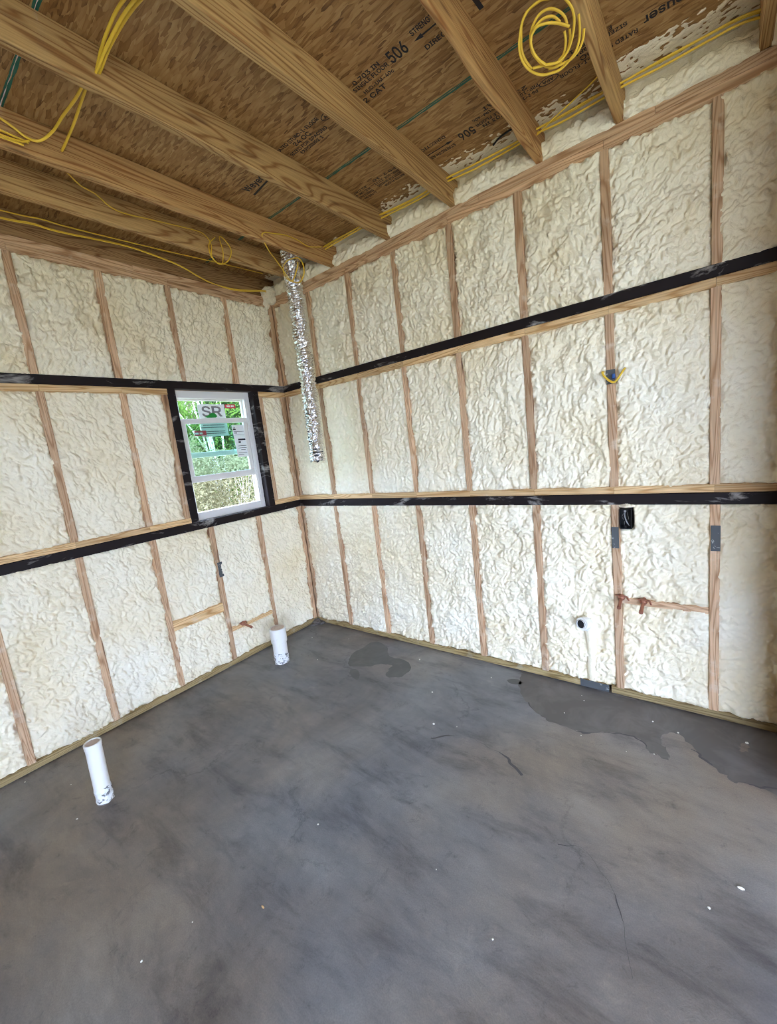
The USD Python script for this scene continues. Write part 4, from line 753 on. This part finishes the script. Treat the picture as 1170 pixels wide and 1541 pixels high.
# ------------------------------------------------------------------ the rest of the room, beyond the picture
wf = thing('wall_far', 'foam wall on the far right side of the room', kind='structure'); FY0, FY1, FZ = -2.2, -4.0, 2.25
obj('foam_panel', bx(FAR, FAR + .1, FY0, 0.1, 0, 2.95), M['foam'], wf); obj('foam_panel', bx(FAR, FAR + .1, REAR, FY1, 0, 2.95), M['foam'], wf); obj('header', bx(FAR, FAR + .1, FY1, FY0, FZ, 2.95), M['osb'], wf)
wk = thing('wall_rear', 'rear wall with a wide doorway to the yard', kind='structure')
OX0, OX1, OZ = 3.5, 6.0, 2.3
obj('foam_panel', bx(-.1, OX0, REAR - .1, REAR, 0, 2.95), M['foam'], wk); obj('foam_panel', bx(OX1, FAR + .1, REAR - .1, REAR, 0, 2.95), M['foam'], wk); obj('header', bx(OX0, OX1, REAR - .1, REAR, OZ, 2.95), M['osb'], wk)
wp = thing('wall_partition', 'framed partition starting at the right wall', kind='structure')
obj('foam_panel', bx(RL, FAR, 0.0, 0.05, 0, 2.90), M['foam'], wr)
for y0, y1 in ((-.0385, -.0005), (-.365, -.327)):
    board('stud', wp, M['stud'], 3.105, 3.194, y0, y1, ZP, T0)
board('bottom_plate', wp, M['treated'], 3.105, 3.194, -.365, -.0005, .002, ZP); board('top_plate', wp, M['plate'], 3.105, 3.194, -.365, -.0005, T0, T1)
obj('osb_panel', bx(3.093, 3.104, -.366, -.006, .006, T1), M['osb_wall'], wp)

# ------------------------------------------------------------------ outdoors, seen through the window
yd = thing('yard', 'dry grassy ground outside the window', kind='structure')
yn = 80; gx, gy = np.meshgrid(np.linspace(-40, 40, yn), np.linspace(-40, 40, yn), indexing='ij'); gz = -.15 + .25 * (meshkit.fbm(np.stack([gx, gy, gx * 0], -1) * .25, 3, 4) - .5) + np.clip(-gx - 6, 0, 40) * .05
gz = np.where((gx > -1.5) & (gx < 8) & (gy > -6) & (gy < 1.5), -.15, gz)
obj('ground', grid_mesh(np.stack([gx, gy, gz], -1)), M['earth'], yd, smooth=True)
def bush(label, cat, x, y, h, w, nleaf, mat, seed, leaf=.05, name='bush', trunk=True):
    q = np.random.default_rng(seed); t = thing(name, label, cat, group=None, loc=(x, y, -.15))
    c = q.standard_normal((nleaf, 3)); c /= np.linalg.norm(c, axis=1)[:, None]; c *= q.uniform(.35, 1, nleaf)[:, None] ** .5
    lump = 1 + .35 * (meshkit.fbm(c * 2.5 + seed, 3, seed) - .5) * 2
    c = c * lump[:, None] * [w, w, h * .5] + [0, 0, h * (.56 if trunk else .45)]; c[:, 2] = np.abs(c[:, 2])
    n = q.standard_normal((nleaf, 3)); n /= np.linalg.norm(n, axis=1)[:, None]; a = np.cross(n, q.standard_normal((nleaf, 3))); a /= np.linalg.norm(a, axis=1)[:, None]; b = np.cross(n, a)
    s = leaf * q.uniform(.6, 1.3, nleaf)[:, None]
    V = np.stack([c - a * s, c + b * s * .45 + n * s * .12, c + a * s, c - b * s * .45 + n * s * .12], 1).reshape(-1, 3); i = np.arange(nleaf)[:, None] * 4
    F = np.vstack([i + [0, 1, 2], i + [0, 2, 3]])
    o_ = obj('foliage', trimesh.Trimesh(V, F, process=False), M[mat], t); tag(o_, kind='stuff')
    st_ = [tube([(q.uniform(-.05, .05), q.uniform(-.05, .05), 0), (q.uniform(-.1, .1) * w, q.uniform(-.1, .1) * w, h * .35), (q.uniform(-.4, .4) * w, q.uniform(-.4, .4) * w, h * .8)], np.linspace(.028, .008, 13) * (h / 3), 7, 6) for _ in range(9)]
    obj('stems', trimesh.util.concatenate(st_), M['bark'], t, smooth=True)
B = [(-5.2, .9, 2.4, 1.3, 'leaf_olive'), (-6.4, 3.0, 4.2, 1.7, 'leaf_green'), (-8.5, 1.4, 4.6, 2.0, 'leaf_green'), (-7.4, 5.2, 4.4, 1.9, 'leaf_dark'), (-4.6, 2.4, 1.9, 1.0, 'leaf_olive'), (-10.5, 4.6, 5.2, 2.4, 'leaf_olive'), (-10.8, .2, 5.2, 2.3, 'leaf_dark'), (-12.5, 8.2, 6.0, 3.0, 'leaf_green'), (-6.0, 6.8, 4.2, 1.7, 'leaf_olive'), (-14, 3.4, 6.2, 3.0, 'leaf_green'), (-13, -2.4, 6, 3.0, 'leaf_olive'), (-4.3, 4.5, 2.1, 1.1, 'leaf_olive')]
WORDS = ['low yellowish bush closest to the window on its left side', 'bright green bush in the middle of the window view', 'bright green tree behind the nearest yellow bush', 'dark green shrub seen at the right of the window', 'small yellowish bush low in the window', 'tall olive tree behind the bright green bush', 'dark green tree far back on the left of the window view', 'large green tree at the back right of the window view', 'olive shrub at the far right of the window view', 'tallest green tree at the back of the window view', 'pale olive tree farthest left behind the window', 'low olive bush close to the right end of the window view']
for k, ((x, y, h, w, mt), lb) in enumerate(zip(B, WORDS)):
    bush(lb, 'bush' if h < 4.3 else 'tree', x, y, h, w, 16000 if x > -8 else 9000, mt, 300 + k, leaf=.030 if x > -7 else .085, name='bush' if h < 4.3 else 'tree')
